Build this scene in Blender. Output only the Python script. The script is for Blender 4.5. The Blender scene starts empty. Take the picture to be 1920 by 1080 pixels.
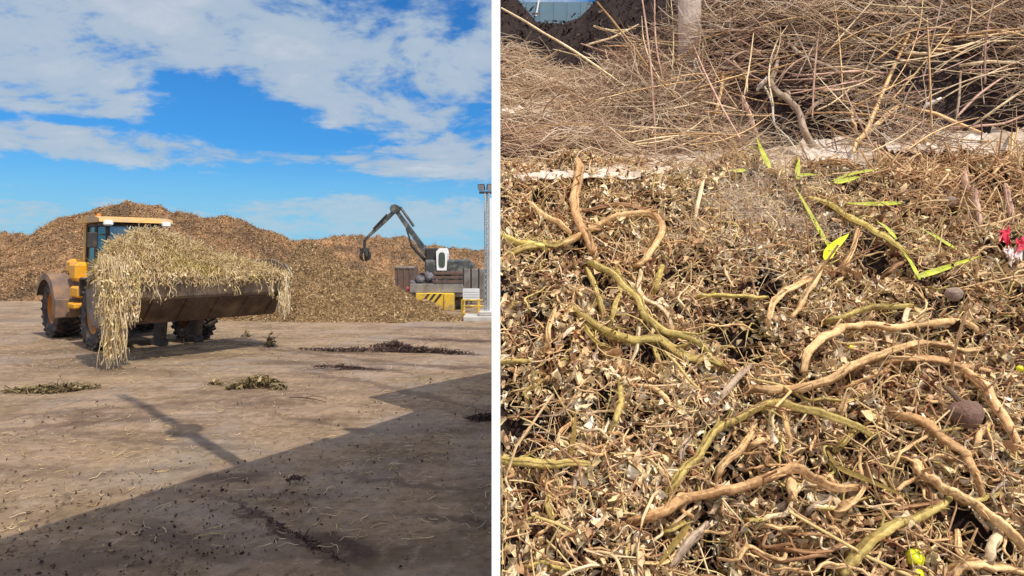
import bpy, math, random
import numpy as np
from mathutils import Vector, Matrix, Quaternion

R = math.radians
random.seed(7)
rng = np.random.default_rng(11)
scn = bpy.context.scene
COL = scn.collection

# ------------------------------------------------------------------ camera
CAMZ, F, HOR = 2.4, 1200.0, 475.0          # eye height, focal length and horizon row in 1920-wide pixels
cam = bpy.data.cameras.new('camera')
cam.sensor_width = 36.0
cam.lens = 36.0 * F / 1920.0
cam.shift_y = -(540.0 - HOR) / 1920.0
cam.clip_start, cam.clip_end = 0.05, 6000.0
camo = bpy.data.objects.new('camera', cam)
camo.location = (0, 0, CAMZ)
camo.rotation_euler = (R(90), 0, 0)
COL.objects.link(camo)
scn.camera = camo

# ------------------------------------------------------------------ light
SUN_EL, SUN_AZ = R(58), R(135)               # azimuth clockwise from +Y: behind the camera, to the right
sdir = Vector((math.sin(SUN_AZ) * math.cos(SUN_EL), math.cos(SUN_AZ) * math.cos(SUN_EL), math.sin(SUN_EL)))
sl = bpy.data.lights.new('sun', 'SUN')
sl.energy, sl.angle, sl.color = 2.4, R(0.5), (1.0, 0.91, 0.77)
so = bpy.data.objects.new('sun', sl)
so.rotation_euler = sdir.to_track_quat('Z', 'Y').to_euler()
COL.objects.link(so)
vs = scn.view_settings
vs.view_transform, vs.look, vs.exposure, vs.gamma = 'Standard', 'None', 0.8, 1.0
try:
    vs.use_curve_mapping = False
except Exception:
    pass


class NT:
    """small helper for building node trees"""
    def __init__(s, tree):
        s.t = tree
        tree.nodes.clear()

    def n(s, kind, ins=None, **kw):
        nd = s.t.nodes.new(kind)
        for k, v in kw.items():
            setattr(nd, k, v)
        for k, v in (ins or {}).items():
            if hasattr(v, 'is_linked') or hasattr(v, 'links'):
                s.t.links.new(v, nd.inputs[k])
            else:
                nd.inputs[k].default_value = v
        return nd

    def m(s, op, a, b=0.0, c=0.0, clamp=False):
        nd = s.n('ShaderNodeMath', {0: a, 1: b, 2: c}, operation=op)
        nd.use_clamp = clamp
        return nd.outputs[0]

    def mix(s, fac, a, b, blend='MIX'):
        nd = s.t.nodes.new('ShaderNodeMix')
        nd.data_type, nd.blend_type = 'RGBA', blend
        for i, v in ((0, fac), (6, a), (7, b)):
            if hasattr(v, 'is_linked'):
                s.t.links.new(v, nd.inputs[i])
            else:
                if i and len(v) == 3:
                    v = (*v, 1)
                nd.inputs[i].default_value = v
        return nd.outputs[2]

    def noise(s, vec, scale, detail=5, rough=0.55, dist=0.0):
        nd = s.n('ShaderNodeTexNoise', {'Vector': vec, 'Scale': scale, 'Detail': detail, 'Roughness': rough, 'Distortion': dist})
        return nd.outputs[0]

    def ramp(s, fac, stops):
        nd = s.n('ShaderNodeValToRGB', {0: fac})
        el = nd.color_ramp.elements
        while len(el) < len(stops):
            el.new(0.5)
        for e, (p, c) in zip(el, stops):
            e.position = p
            e.color = (*c, 1) if len(c) == 3 else c
        return nd.outputs[0]

    def rng(s, v, a, b, c=0.0, d=1.0, smooth=False):
        nd = s.n('ShaderNodeMapRange', {0: v, 1: a, 2: b, 3: c, 4: d})
        if smooth:
            nd.interpolation_type = 'SMOOTHSTEP'
        return nd.outputs[0]


def build_world():
    w = bpy.data.worlds.new('World')
    scn.world = w
    w.use_nodes = True
    T = NT(w.node_tree)
    geo = T.n('ShaderNodeTexCoord').outputs['Generated']
    sky = T.n('ShaderNodeTexSky')
    sky.sky_type = 'NISHITA'
    sky.sun_disc = False
    sky.sun_elevation, sky.sun_rotation = SUN_EL, SUN_AZ
    sky.altitude, sky.air_density, sky.dust_density, sky.ozone_density = 0, 1.0, 0.4, 2.0
    hs = T.n('ShaderNodeHueSaturation', {'Hue': 0.49, 'Saturation': 1.12, 'Value': 1.0, 'Color': sky.outputs[0]}).outputs[0]
    sep = T.n('ShaderNodeSeparateXYZ', {0: geo})
    x, y, z = sep.outputs
    az = T.m('ARCTAN2', x, y)
    el = T.m('ARCSINE', z)
    elr = T.rng(el, 0.0, 0.40)
    tint = T.ramp(elr, [(0.0, (0.11, 0.26, 0.42)), (0.25, (0.105, 0.29, 0.48)), (0.55, (0.115, 0.315, 0.52)), (1.0, (0.11, 0.30, 0.52))])
    blue = T.mix(1.0, hs, tint, 'MULTIPLY')
    blue = T.mix(T.rng(el, 0.17, 0.0, 0.0, 0.85, True), blue, (1.15, 2.35, 3.2))
    # cloud layer: flat layer seen in perspective
    zz = T.m('ADD', T.m('MAXIMUM', z, 0.0), 0.20)
    p = T.n('ShaderNodeCombineXYZ', {0: T.m('DIVIDE', x, zz), 1: T.m('DIVIDE', y, zz), 2: 0.0}).outputs[0]
    warp = T.n('ShaderNodeTexNoise', {'Vector': p, 'Scale': 0.9, 'Detail': 3})
    pw = T.n('ShaderNodeVectorMath', {0: p, 1: T.n('ShaderNodeVectorMath', {0: warp.outputs['Color'], 'Scale': 0.5}, operation='SCALE').outputs[0]}, operation='ADD').outputs[0]
    n1 = T.noise(pw, 1.5, 9, 0.58)
    n2 = T.noise(pw, 3.9, 7, 0.60)
    n3 = T.noise(T.n('ShaderNodeVectorMath', {0: pw, 1: (0.6, 2.2, 1.0)}, operation='MULTIPLY').outputs[0], 5.0, 6, 0.6)
    # masses of cloud: (px, py, half width, half height, amount) as directions
    blobs = [(150, 15, 330, 85, 0.95), (640, 30, 420, 90, 1.05), (880, 80, 160, 110, 0.6), (60, 105, 190, 75, 0.75), (250, 60, 150, 50, 0.5), (70, 172, 190, 30, 0.62),
             (215, 205, 75, 22, 0.50), (222, 137, 50, 15, 0.75), (448, 124, 24, 14, 0.7), (575, 100, 90, 45, 0.6), (560, 150, 50, 30, 0.35), (740, 195, 230, 42, 0.95), (880, 200, 140, 70, 0.75),
             (110, 258, 150, 30, 0.85), (300, 285, 200, 26, 0.88), (560, 298, 130, 8, 0.65), (830, 308, 190, 36, 0.9),
             (620, 395, 240, 34, 0.62), (20, 400, 170, 38, 0.66), (860, 425, 220, 34, 0.62), (430, 90, 14, 60, -0.55),
             (300, 160, 120, 40, -0.40), (470, 225, 140, 40, -0.50), (300, 345, 330, 20, -0.55), (400, 185, 90, 40, -0.5), (640, 262, 120, 12, -0.4), (640, 340, 300, 14, -0.3), (130, 226, 170, 9, -0.5), (650, 140, 60, 22, -0.45), (770, 118, 40, 14, -0.3), (20, 300, 60, 14, -.3)]
    acc = None
    for px, py, hw, hh, amt in blobs:
        a = (px - 960) / F
        A = math.atan(a)
        E = math.atan((HOR - py) / F * math.cos(A))
        ca = math.cos(A)
        sa = F / (hw * ca * ca)
        se = F / (hh * ca)
        du = T.m('MULTIPLY', T.m('SUBTRACT', az, A), sa)
        dv = T.m('MULTIPLY', T.m('SUBTRACT', el, E), se)
        d2 = T.m('ADD', T.m('MULTIPLY', du, du), T.m('MULTIPLY', dv, dv))
        g = T.m('MULTIPLY', T.m('EXPONENT', T.m('MULTIPLY', d2, -0.7)), amt)
        acc = g if acc is None else T.m('ADD', acc, g)
    # elsewhere (behind, overhead) scattered cloud
    other = T.rng(y, 0.2, -0.2, 0.0, 0.42)
    over = T.rng(el, 0.42, 0.65, 0.0, 0.42)
    acc = T.m('ADD', acc, T.m('MAXIMUM', other, over))
    n4 = T.noise(pw, 14.0, 5, 0.6)
    nz = T.m('ADD', T.m('ADD', T.m('MULTIPLY', n1, 1.35), T.m('MULTIPLY', n2, 1.75)), T.m('ADD', T.m('MULTIPLY', n3, 0.42), T.m('MULTIPLY', n4, 0.62)))
    dens = T.m('ADD', T.m('SUBTRACT', nz, 2.27), T.m('MINIMUM', T.m('MULTIPLY', acc, 0.68), 0.56))
    cov = T.rng(dens, -0.05, 0.42, 0.0, 0.94, True)
    shade = T.rng(T.m('ADD', T.m('MULTIPLY', n2, 0.9), T.m('MULTIPLY', n1, 0.8)), 0.70, 1.30)
    ccol = T.ramp(shade, [(0.0, (1.45, 1.90, 2.40)), (0.4, (1.75, 2.10, 2.52)), (0.65, (2.2, 2.4, 2.72)), (1.0, (3.1, 3.05, 3.05))])
    low = T.rng(el, 0.03, 0.14)
    ccol = T.mix(low, (1.5, 2.25, 2.8), ccol)
    ccol = T.mix(T.m('MAXIMUM', T.rng(el, 0.42, 0.85), T.rng(y, 0.1, -0.4)), ccol, (9.6, 9.0, 8.4))      # unseen cloud overhead and behind, set brighter to lift the shaded ground
    skyc = T.mix(cov, blue, ccol)
    bg = T.n('ShaderNodeBackground', {0: skyc, 1: 0.15})
    out = T.n('ShaderNodeOutputWorld', {0: bg.outputs[0]})


build_world()


# ------------------------------------------------------------------ materials
def mat(name, col, rough=0.8, var=0.25, scale=6.0, bump=0.0, bscale=30.0, metal=0.0, spec=0.4, dirt=None, dirt_amt=0.0, dirt_scale=2.0):
    m = bpy.data.materials.new(name)
    m.use_nodes = True
    T = NT(m.node_tree)
    co = T.n('ShaderNodeTexCoord').outputs['Object']
    n = T.noise(co, scale, 6, 0.6)
    lo = tuple(c * (1 - var) for c in col)
    hi = tuple(min(1, c * (1 + var)) for c in col)
    c = T.ramp(n, [(0.3, lo), (0.7, hi)])
    if dirt:
        dn = T.noise(co, dirt_scale, 8, 0.65)
        c = T.mix(T.rng(dn, 0.62 - 0.4 * dirt_amt, 0.72 - 0.25 * dirt_amt), c, dirt)
    ins = {'Base Color': c, 'Roughness': rough, 'Metallic': metal, 'Specular IOR Level': spec}
    if bump:
        b = T.n('ShaderNodeBump', {'Strength': bump, 'Distance': 0.02, 'Height': T.noise(co, bscale, 6, 0.6)})
        ins['Normal'] = b.outputs[0]
    p = T.n('ShaderNodeBsdfPrincipled', ins)
    T.n('ShaderNodeOutputMaterial', {0: p.outputs[0]})
    return m


def ramp_mat(name, stops, rough=0.75, spec=0.25, patch=None, patch_scale=1.0, transl=0.0, bark=0.0):
    """colour picked per leaf or stem by the face attribute 'rnd' (dry, green, rotten ...)"""
    m = bpy.data.materials.new(name)
    m.use_nodes = True
    T = NT(m.node_tree)
    at = T.n('ShaderNodeAttribute', attribute_name='rnd').outputs['Fac']
    c = T.ramp(at, stops)
    co = T.n('ShaderNodeTexCoord').outputs['Object']
    n = T.noise(co, 60.0, 3, 0.6)
    c = T.mix(1.0, c, T.ramp(n, [(0.25, (0.72, 0.70, 0.66)), (0.75, (1.22, 1.20, 1.14))]), 'MULTIPLY')
    if patch:
        pn = T.noise(co, patch_scale, 4, 0.6)
        c = T.mix(T.rng(pn, 0.52, 0.66, 0.0, 0.8), c, T.mix(1.0, c, patch, 'MULTIPLY'))
    ins = {'Base Color': c, 'Roughness': rough, 'Specular IOR Level': spec}
    if bark:
        bn = T.noise(co, 95.0, 6, 0.7, 0.6)
        ins['Base Color'] = T.mix(T.rng(bn, 0.50, 0.34, 0.0, 0.75), c, T.mix(1.0, c, (0.62, 0.55, 0.48), 'MULTIPLY'))
        ins['Normal'] = T.n('ShaderNodeBump', {'Strength': bark, 'Distance': 0.006, 'Height': bn}).outputs[0]
    p = T.n('ShaderNodeBsdfPrincipled', ins)
    sh = p.outputs[0]
    if transl:
        tr = T.n('ShaderNodeBsdfTranslucent', {0: c}).outputs[0]
        sh = T.n('ShaderNodeMixShader', {0: transl, 1: sh, 2: tr}).outputs[0]
    T.n('ShaderNodeOutputMaterial', {0: sh})
    return m


# ------------------------------------------------------------------ mesh helpers
def tag(o, label=None, cat=None, group=None, kind=None):
    if label: o['label'] = label
    if cat: o['category'] = cat
    if group: o['group'] = group
    if kind: o['kind'] = kind
    return o


def empty(name, loc, label, cat, group=None, rz=0.0):
    o = bpy.data.objects.new(name, None)
    o.empty_display_size = 0.3
    o.location = loc
    o.rotation_euler = (0, 0, rz)
    COL.objects.link(o)
    return tag(o, label, cat, group)


def np_mesh(name, V, Fq, material, parent=None, rnd=None, smooth=False):
    """mesh from arrays of vertices and equal-sized faces"""
    V = np.asarray(V, dtype=np.float32).reshape(-1, 3)
    Fq = np.asarray(Fq, dtype=np.int32)
    k = Fq.shape[1]
    me = bpy.data.meshes.new(name)
    me.vertices.add(len(V))
    me.vertices.foreach_set('co', V.ravel())
    me.loops.add(Fq.size)
    me.loops.foreach_set('vertex_index', Fq.ravel())
    me.polygons.add(len(Fq))
    me.polygons.foreach_set('loop_start', np.arange(0, Fq.size, k, dtype=np.int32))
    me.polygons.foreach_set('loop_total', np.full(len(Fq), k, dtype=np.int32))
    if smooth:
        me.polygons.foreach_set('use_smooth', np.ones(len(Fq), dtype=bool))
    if rnd is not None:
        at = me.attributes.new('rnd', 'FLOAT', 'FACE')
        at.data.foreach_set('value', np.asarray(rnd, dtype=np.float32))
    me.update(calc_edges=True)
    me.validate()
    me.materials.append(material)
    o = bpy.data.objects.new(name, me)
    COL.objects.link(o)
    if parent:
        o.parent = parent
    return o


class MB:
    """collects shapes, then links them as one mesh object"""
    def __init__(s):
        s.v, s.f = [], []

    def add(s, V, Fs, M=None):
        o = len(s.v)
        for p in V:
            s.v.append(tuple(M @ Vector(p)) if M is not None else tuple(p))
        for f in Fs:
            s.f.append(tuple(i + o for i in f))
        return s

    def box(s, x0, x1, y0, y1, z0, z1, bev=0.0, M=None):
        if bev <= 0:
            V = [(x, y, z) for z in (z0, z1) for y in (y0, y1) for x in (x0, x1)]
            return s.add(V, [(0, 2, 3, 1), (4, 5, 7, 6), (0, 1, 5, 4), (2, 6, 7, 3), (0, 4, 6, 2), (1, 3, 7, 5)], M)
        b = min(bev, (x1 - x0) * .45, (y1 - y0) * .45, (z1 - z0) * .45)
        V, idx = [], {}
        X, Y, Z = (x0, x1), (y0, y1), (z0, z1)
        for i in (0, 1):
            for j in (0, 1):
                for k in (0, 1):
                    sx, sy, sz = 1 - 2 * i, 1 - 2 * j, 1 - 2 * k
                    for a in range(3):
                        p = [X[i] + sx * b, Y[j] + sy * b, Z[k] + sz * b]
                        p[a] = (X[i], Y[j], Z[k])[a]
                        idx[i, j, k, a] = len(V)
                        V.append(p)
        Fs = []
        for i in (0, 1):
            q = [idx[i, 0, 0, 0], idx[i, 1, 0, 0], idx[i, 1, 1, 0], idx[i, 0, 1, 0]]
            Fs.append(q[::-1] if i == 0 else q)
            q = [idx[0, i, 0, 1], idx[0, i, 1, 1], idx[1, i, 1, 1], idx[1, i, 0, 1]]
            Fs.append(q[::-1] if i == 0 else q)
            q = [idx[0, 0, i, 2], idx[1, 0, i, 2], idx[1, 1, i, 2], idx[0, 1, i, 2]]
            Fs.append(q[::-1] if i == 0 else q)
        for j in (0, 1):
            for k in (0, 1):
                Fs.append([idx[0, j, k, 1], idx[1, j, k, 1], idx[1, j, k, 2], idx[0, j, k, 2]])
                Fs.append([idx[j, 0, k, 0], idx[j, 1, k, 0], idx[j, 1, k, 2], idx[j, 0, k, 2]])
                Fs.append([idx[j, k, 0, 0], idx[j, k, 1, 0], idx[j, k, 1, 1], idx[j, k, 0, 1]])
                for i in (0, 1):
                    pass
        for i in (0, 1):
            for j in (0, 1):
                for k in (0, 1):
                    Fs.append([idx[i, j, k, 0], idx[i, j, k, 1], idx[i, j, k, 2]])
        return s.add(V, Fs, M)

    def prism(s, poly, w0, w1, axis='y', M=None):
        """polygon in the plane across `axis`, extruded from w0 to w1"""
        n = len(poly)
        V = []
        for w in (w0, w1):
            for a, b in poly:
                V.append({'y': (a, w, b), 'x': (w, a, b), 'z': (a, b, w)}[axis])
        Fs = [tuple(range(n))[::-1], tuple(range(n, 2 * n))]
        for i in range(n):
            j = (i + 1) % n
            Fs.append((i, j, n + j, n + i))
        return s.add(V, Fs, M)

    def tube(s, pts, r, k=8, caps=True, M=None):
        pts = [Vector(p) for p in pts]
        n = len(pts)
        rr = r if hasattr(r, '__len__') else [r] * n
        V, Fs = [], []
        ref = None
        for i, p in enumerate(pts):
            t = (pts[min(i + 1, n - 1)] - pts[max(i - 1, 0)]).normalized()
            if ref is None:
                ref = Vector((0, 0, 1)) if abs(t.z) < 0.9 else Vector((1, 0, 0))
            u = (ref - t * ref.dot(t)).normalized()
            ref = u
            w = t.cross(u)
            for j in range(k):
                a = 2 * math.pi * j / k
                V.append(p + (u * math.cos(a) + w * math.sin(a)) * rr[i])
        for i in range(n - 1):
            for j in range(k):
                jj = (j + 1) % k
                Fs.append((i * k + j, i * k + jj, (i + 1) * k + jj, (i + 1) * k + j))
        if caps:
            Fs.append(tuple(range(k))[::-1])
            Fs.append(tuple(range((n - 1) * k, n * k)))
        return s.add(V, Fs, M)

    def lathe(s, prof, c=(0, 0, 0), axis='y', k=32, M=None, closed=False):
        """profile of (radius, offset along axis) turned about an axis"""
        n = len(prof)
        V, Fs = [], []
        for j in range(k):
            a = 2 * math.pi * j / k
            for r, h in prof:
                ca, sa = r * math.cos(a), r * math.sin(a)
                p = {'y': (ca, h, sa), 'x': (h, ca, sa), 'z': (ca, sa, h)}[axis]
                V.append((p[0] + c[0], p[1] + c[1], p[2] + c[2]))
        for j in range(k):
            jj = (j + 1) % k
            for i in range(n if closed else n - 1):
                ii = (i + 1) % n
                Fs.append((j * n + i, j * n + ii, jj * n + ii, jj * n + i))
        return s.add(V, Fs, M)

    def build(s, name, material, parent=None, smooth=False, mats=None, fm=None):
        me = bpy.data.meshes.new(name)
        me.from_pydata(s.v, [], s.f)
        me.materials.append(material)
        if smooth:
            for p in me.polygons:
                p.use_smooth = True
        me.validate()
        me.update()
        o = bpy.data.objects.new(name, me)
        COL.objects.link(o)
        if parent:
            o.parent = parent
        return o


def lattice(seed):
    return np.random.default_rng(seed).random((64, 64)).astype(np.float64) * 2 - 1


_LAT = [lattice(i) for i in range(6)]


def vnoise(x, y, s=0):
    """smooth 2-D value noise, -1..1"""
    L = _LAT[s % 6]
    xi, yi = np.floor(x).astype(int), np.floor(y).astype(int)
    fx, fy = x - xi, y - yi
    fx = fx * fx * (3 - 2 * fx)
    fy = fy * fy * (3 - 2 * fy)
    a, b = L[xi % 64, yi % 64], L[(xi + 1) % 64, yi % 64]
    c, d = L[xi % 64, (yi + 1) % 64], L[(xi + 1) % 64, (yi + 1) % 64]
    return (a * (1 - fx) + b * fx) * (1 - fy) + (c * (1 - fx) + d * fx) * fy


def fbm(x, y, o=4, s=0):
    t, a, f = 0, 1, 1
    for i in range(o):
        t = t + a * vnoise(x * f + 7.3 * i, y * f - 3.1 * i, s + i)
        a *= 0.5
        f *= 2.03
    return t


def unit(v):
    return v / np.maximum(np.linalg.norm(v, axis=-1, keepdims=True), 1e-9)


def leaf_arrays(P, N, L, W, curl, fold, twist, T0=None, crumple_=0.03):
    """many curled leaves: four stations long, three points wide"""
    n = len(P)
    N = unit(N)
    A = rng.normal(size=(n, 3)) if T0 is None else T0
    T = unit(A - N * (A * N).sum(1, keepdims=True))
    B = np.cross(N, T)
    st = np.array([0, 0.33, 0.7, 1.0])
    wd = np.array([0.18, 1.0, 0.8, 0.06])
    V = np.zeros((n, 4, 3, 3))
    curl = np.where(np.abs(curl) < 0.05, 0.05, curl)
    for i in range(4):
        th = curl * st[i]
        lx = L * np.sin(th) / curl
        lz = L * (1 - np.cos(th)) / curl
        tt = twist * (st[i] - 0.5)
        Bi = B * np.cos(tt)[:, None] + N * np.sin(tt)[:, None]
        Ni = N * np.cos(tt)[:, None] - B * np.sin(tt)[:, None]
        c = P + T * (lx - L * 0.5)[:, None] + N * lz[:, None]
        for j, u in enumerate((-1, 0, 1)):
            V[:, i, j] = c + (L * crumple_)[:, None] * rng.normal(size=(n, 3)) + Bi * (u * 0.5 * W * wd[i])[:, None] + Ni * (abs(u) * fold * W * wd[i] * (1 + 0.5 * rng.normal(size=n)))[:, None]
    base = (np.arange(n) * 12)[:, None]
    q = []
    for i in range(3):
        for j in range(2):
            a = i * 3 + j
            q.append(base + np.array([[a, a + 1, a + 4, a + 3]]))
    Fq = np.stack([x for x in q], 1).reshape(-1, 4)
    return V.reshape(-1, 3), Fq, 6


def tube_arrays(C, r, k=4, taper=True):
    """many tubes: C (n, m, 3) centre lines, r (n,)"""
    n, m, _ = C.shape
    t = np.empty_like(C)
    t[:, 1:-1] = C[:, 2:] - C[:, :-2]
    t[:, 0], t[:, -1] = C[:, 1] - C[:, 0], C[:, -1] - C[:, -2]
    t = unit(t)
    ref = np.array([0.31, 0.52, 0.79])
    u = unit(np.cross(t, ref))
    w = np.cross(t, u)
    prof = np.interp(np.linspace(0, 1, m), [0, .15, .8, 1], [.75, 1, .8, .3]) if taper else np.ones(m)
    a = np.arange(k) * 2 * np.pi / k
    V = C[:, :, None] + (u[:, :, None] * np.cos(a)[None, None, :, None] + w[:, :, None] * np.sin(a)[None, None, :, None]) * (r[:, None] * prof)[:, :, None, None]
    base = (np.arange(n) * m * k)[:, None]
    q = []
    for i in range(m - 1):
        for j in range(k):
            jj = (j + 1) % k
            q.append(base + np.array([[i * k + j, i * k + jj, (i + 1) * k + jj, (i + 1) * k + j]]))
    return V.reshape(-1, 3), np.stack(q, 1).reshape(-1, 4), (m - 1) * k


def curves(P, D, L, m, wob, N=None):
    """n wobbly centre lines through P along D"""
    n = len(P)
    s = np.linspace(-0.5, 0.5, m)
    D = unit(D)
    A = unit(np.cross(D, rng.normal(size=(n, 3))))
    B = np.cross(D, A)
    C = P[:, None] + D[:, None] * (L[:, None] * s)[:, :, None]
    for ax in (A, B):
        c1, c2, ph = rng.normal(size=n) * wob, rng.normal(size=n) * wob * .5, rng.random(n) * 6
        C += ax[:, None] * (L[:, None] * (c1[:, None] * (s ** 2 * 4 - .3) + c2[:, None] * np.sin(s * 8 + ph[:, None]) * .5))[:, :, None]
    return C


def catmull(pts, per=6):
    pts = [np.array(p, dtype=float) for p in pts]
    if len(pts) == 2:
        return [Vector(pts[0] + (pts[1] - pts[0]) * t) for t in np.linspace(0, 1, per + 1)]
    P = [2 * pts[0] - pts[1]] + pts + [2 * pts[-1] - pts[-2]]
    out = []
    for i in range(1, len(P) - 2):
        for j in range(per):
            t = j / per
            a, b, c, d = P[i - 1:i + 3]
            out.append(Vector(.5 * ((2 * b) + (c - a) * t + (2 * a - 5 * b + 4 * c - d) * t * t + (3 * b - a - 3 * c + d) * t ** 3)))
    out.append(Vector(pts[-1]))
    return out


def gp(px, py):
    """point of the flat yard at a pixel of the photograph"""
    d = CAMZ * F / (py - HOR)
    return ((px - 960) / F * d, d)


def at(px, py, d):
    return Vector(((px - 960) / F * d, d, CAMZ + (HOR - py) / F * d))


# ------------------------------------------------------------------ setting: yard, sea
def build_ground():
    m = bpy.data.materials.new('yard_dirt')
    m.use_nodes = True
    T = NT(m.node_tree)
    co = T.n('ShaderNodeTexCoord').outputs['Object']
    big = T.noise(co, 0.16, 6, 0.6)
    mid = T.noise(co, 0.9, 8, 0.62, 0.4)
    st = T.n('ShaderNodeMapping', {'Vector': co, 'Rotation': (0, 0, R(-28)), 'Scale': (0.28, 1.6, 1)}).outputs[0]
    streak = T.noise(st, 1.0, 7, 0.62, 0.3)
    fine = T.noise(co, 7.0, 8, 0.7)
    grit = T.noise(co, 55.0, 4, 0.7)
    c = T.ramp(mid, [(0.30, (0.155, 0.104, 0.068)), (0.47, (0.285, 0.198, 0.130)), (0.60, (0.365, 0.258, 0.172)), (0.75, (0.44, 0.335, 0.245))])
    c = T.mix(T.rng(big, 0.42, 0.62, 0.0, 0.55), c, (0.40, 0.295, 0.165))
    c = T.mix(T.rng(streak, 0.48, 0.64, 0.0, 0.72), c, (0.165, 0.115, 0.078))
    c = T.mix(T.rng(fine, 0.53, 0.68, 0.0, 0.6), c, (0.49, 0.385, 0.295))
    c = T.mix(T.rng(fine, 0.47, 0.32, 0.0, 0.75), c, (0.12, 0.080, 0.055))
    grey = T.noise(co, 0.45, 7, 0.65, 0.5)
    c = T.mix(T.rng(grey, 0.50, 0.62, 0.0, 0.55), c, (0.30, 0.255, 0.215))
    moss = T.noise(co, 0.8, 6, 0.62, 0.8)
    c = T.mix(T.rng(moss, 0.58, 0.70, 0.0, 0.55), c, (0.17, 0.135, 0.055))
    spots = T.noise(co, 15.0, 3, 0.5)
    c = T.mix(T.rng(spots, 0.66, 0.71, 0.0, 0.75), c, (0.055, 0.038, 0.028))
    c = T.mix(T.rng(grit, 0.35, 0.65, 0.0, 0.35), c, T.mix(1.0, c, (0.55, 0.52, 0.5), 'MULTIPLY'))
    # damp marks and tyre streaks, plus cast shadow at the right painted in: (px, py, half length, half width, turn, strength)
    stain_shade_marks = [(640, 660, 1.6, 0.30, -14, 0.6), (780, 660, 2.2, 0.22, -16, 0.85), (855, 637, 2.4, 0.35, -14, 0.75), (700, 695, 1.3, 0.16, -20, 0.6),
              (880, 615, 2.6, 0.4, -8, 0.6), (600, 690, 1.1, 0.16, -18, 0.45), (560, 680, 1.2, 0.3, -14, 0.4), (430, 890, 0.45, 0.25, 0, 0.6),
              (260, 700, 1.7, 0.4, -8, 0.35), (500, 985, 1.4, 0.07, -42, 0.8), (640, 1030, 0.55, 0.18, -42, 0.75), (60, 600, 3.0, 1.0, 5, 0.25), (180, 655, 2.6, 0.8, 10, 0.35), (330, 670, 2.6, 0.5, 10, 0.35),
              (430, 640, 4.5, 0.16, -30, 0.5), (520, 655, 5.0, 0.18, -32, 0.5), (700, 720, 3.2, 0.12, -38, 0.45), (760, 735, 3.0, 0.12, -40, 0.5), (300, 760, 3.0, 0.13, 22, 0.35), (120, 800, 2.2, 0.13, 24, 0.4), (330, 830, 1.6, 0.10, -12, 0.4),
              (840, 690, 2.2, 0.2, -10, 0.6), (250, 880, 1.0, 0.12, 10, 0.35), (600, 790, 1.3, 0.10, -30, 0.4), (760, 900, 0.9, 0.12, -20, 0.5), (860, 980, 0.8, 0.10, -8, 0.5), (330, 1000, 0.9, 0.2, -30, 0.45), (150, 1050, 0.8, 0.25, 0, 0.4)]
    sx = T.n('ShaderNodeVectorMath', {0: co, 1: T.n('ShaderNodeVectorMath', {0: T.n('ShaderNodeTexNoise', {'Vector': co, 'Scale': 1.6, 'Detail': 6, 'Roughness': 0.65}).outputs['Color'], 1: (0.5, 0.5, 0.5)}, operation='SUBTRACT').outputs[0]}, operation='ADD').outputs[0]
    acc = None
    for px, py, a, b, rz, k in stain_shade_marks:
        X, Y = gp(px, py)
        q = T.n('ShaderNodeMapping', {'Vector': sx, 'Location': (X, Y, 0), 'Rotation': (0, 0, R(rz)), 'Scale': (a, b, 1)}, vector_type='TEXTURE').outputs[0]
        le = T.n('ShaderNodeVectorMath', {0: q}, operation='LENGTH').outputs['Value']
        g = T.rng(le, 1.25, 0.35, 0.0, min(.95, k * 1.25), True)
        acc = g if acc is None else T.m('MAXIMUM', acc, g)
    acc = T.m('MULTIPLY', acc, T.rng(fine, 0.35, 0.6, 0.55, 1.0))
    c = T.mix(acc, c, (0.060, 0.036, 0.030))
    # tread prints in a few curving lanes
    lanes = None
    for px, py, a, b_, rz in ((470, 650, 6.0, .28, -31), (560, 668, 6.0, .28, -33), (720, 735, 4.0, .24, -39), (200, 770, 3.6, .26, 23), (120, 700, 5.0, .3, 8), (420, 800, 2.4, .2, -14)):
        X, Y = gp(px, py)
        q = T.n('ShaderNodeMapping', {'Vector': sx, 'Location': (X, Y, 0), 'Rotation': (0, 0, R(rz)), 'Scale': (a, b_, 1)}, vector_type='TEXTURE').outputs[0]
        s3 = T.n('ShaderNodeSeparateXYZ', {0: q}).outputs
        ay = T.m('ABSOLUTE', s3[1])
        tread = T.m('SINE', T.m('ADD', T.m('MULTIPLY', s3[0], a * 26.0), T.m('MULTIPLY', ay, 3.0)))
        msk = T.m('MULTIPLY', T.rng(ay, 1.0, 0.75), T.rng(T.m('ABSOLUTE', s3[0]), 1.0, 0.6))
        g = T.m('MULTIPLY', msk, T.rng(tread, -0.2, 0.6))
        lanes = g if lanes is None else T.m('MAXIMUM', lanes, g)
    lanes = T.m('MULTIPLY', lanes, T.rng(mid, 0.40, 0.58))
    c = T.mix(T.m('MULTIPLY', lanes, 0.42), c, (0.13, 0.088, 0.06))
    vo = T.n('ShaderNodeTexVoronoi', {'Vector': sx, 'Scale': 0.33}, feature='DISTANCE_TO_EDGE').outputs[0]
    crack = T.m('MULTIPLY', T.rng(vo, 0.012, 0.003), T.rng(big, 0.45, 0.60))
    c = T.mix(T.m('MULTIPLY', crack, 0.6), c, (0.07, 0.048, 0.036))
    hgt = T.m('ADD', T.m('MULTIPLY', fine, 0.6), T.m('ADD', T.m('MULTIPLY', grit, 0.25), T.m('MULTIPLY', mid, 0.8)))
    b = T.n('ShaderNodeBump', {'Strength': 0.9, 'Distance': 0.07, 'Height': hgt}).outputs[0]
    p = T.n('ShaderNodeBsdfPrincipled', {'Base Color': c, 'Roughness': 0.92, 'Specular IOR Level': 0.15, 'Normal': b})
    T.n('ShaderNodeOutputMaterial', {0: p.outputs[0]})
    # one sheet, finer where the camera is close
    xs = np.concatenate([[-500, -200, -90], np.linspace(-40, 12, 131), [40, 120, 300, 500]])
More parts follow.
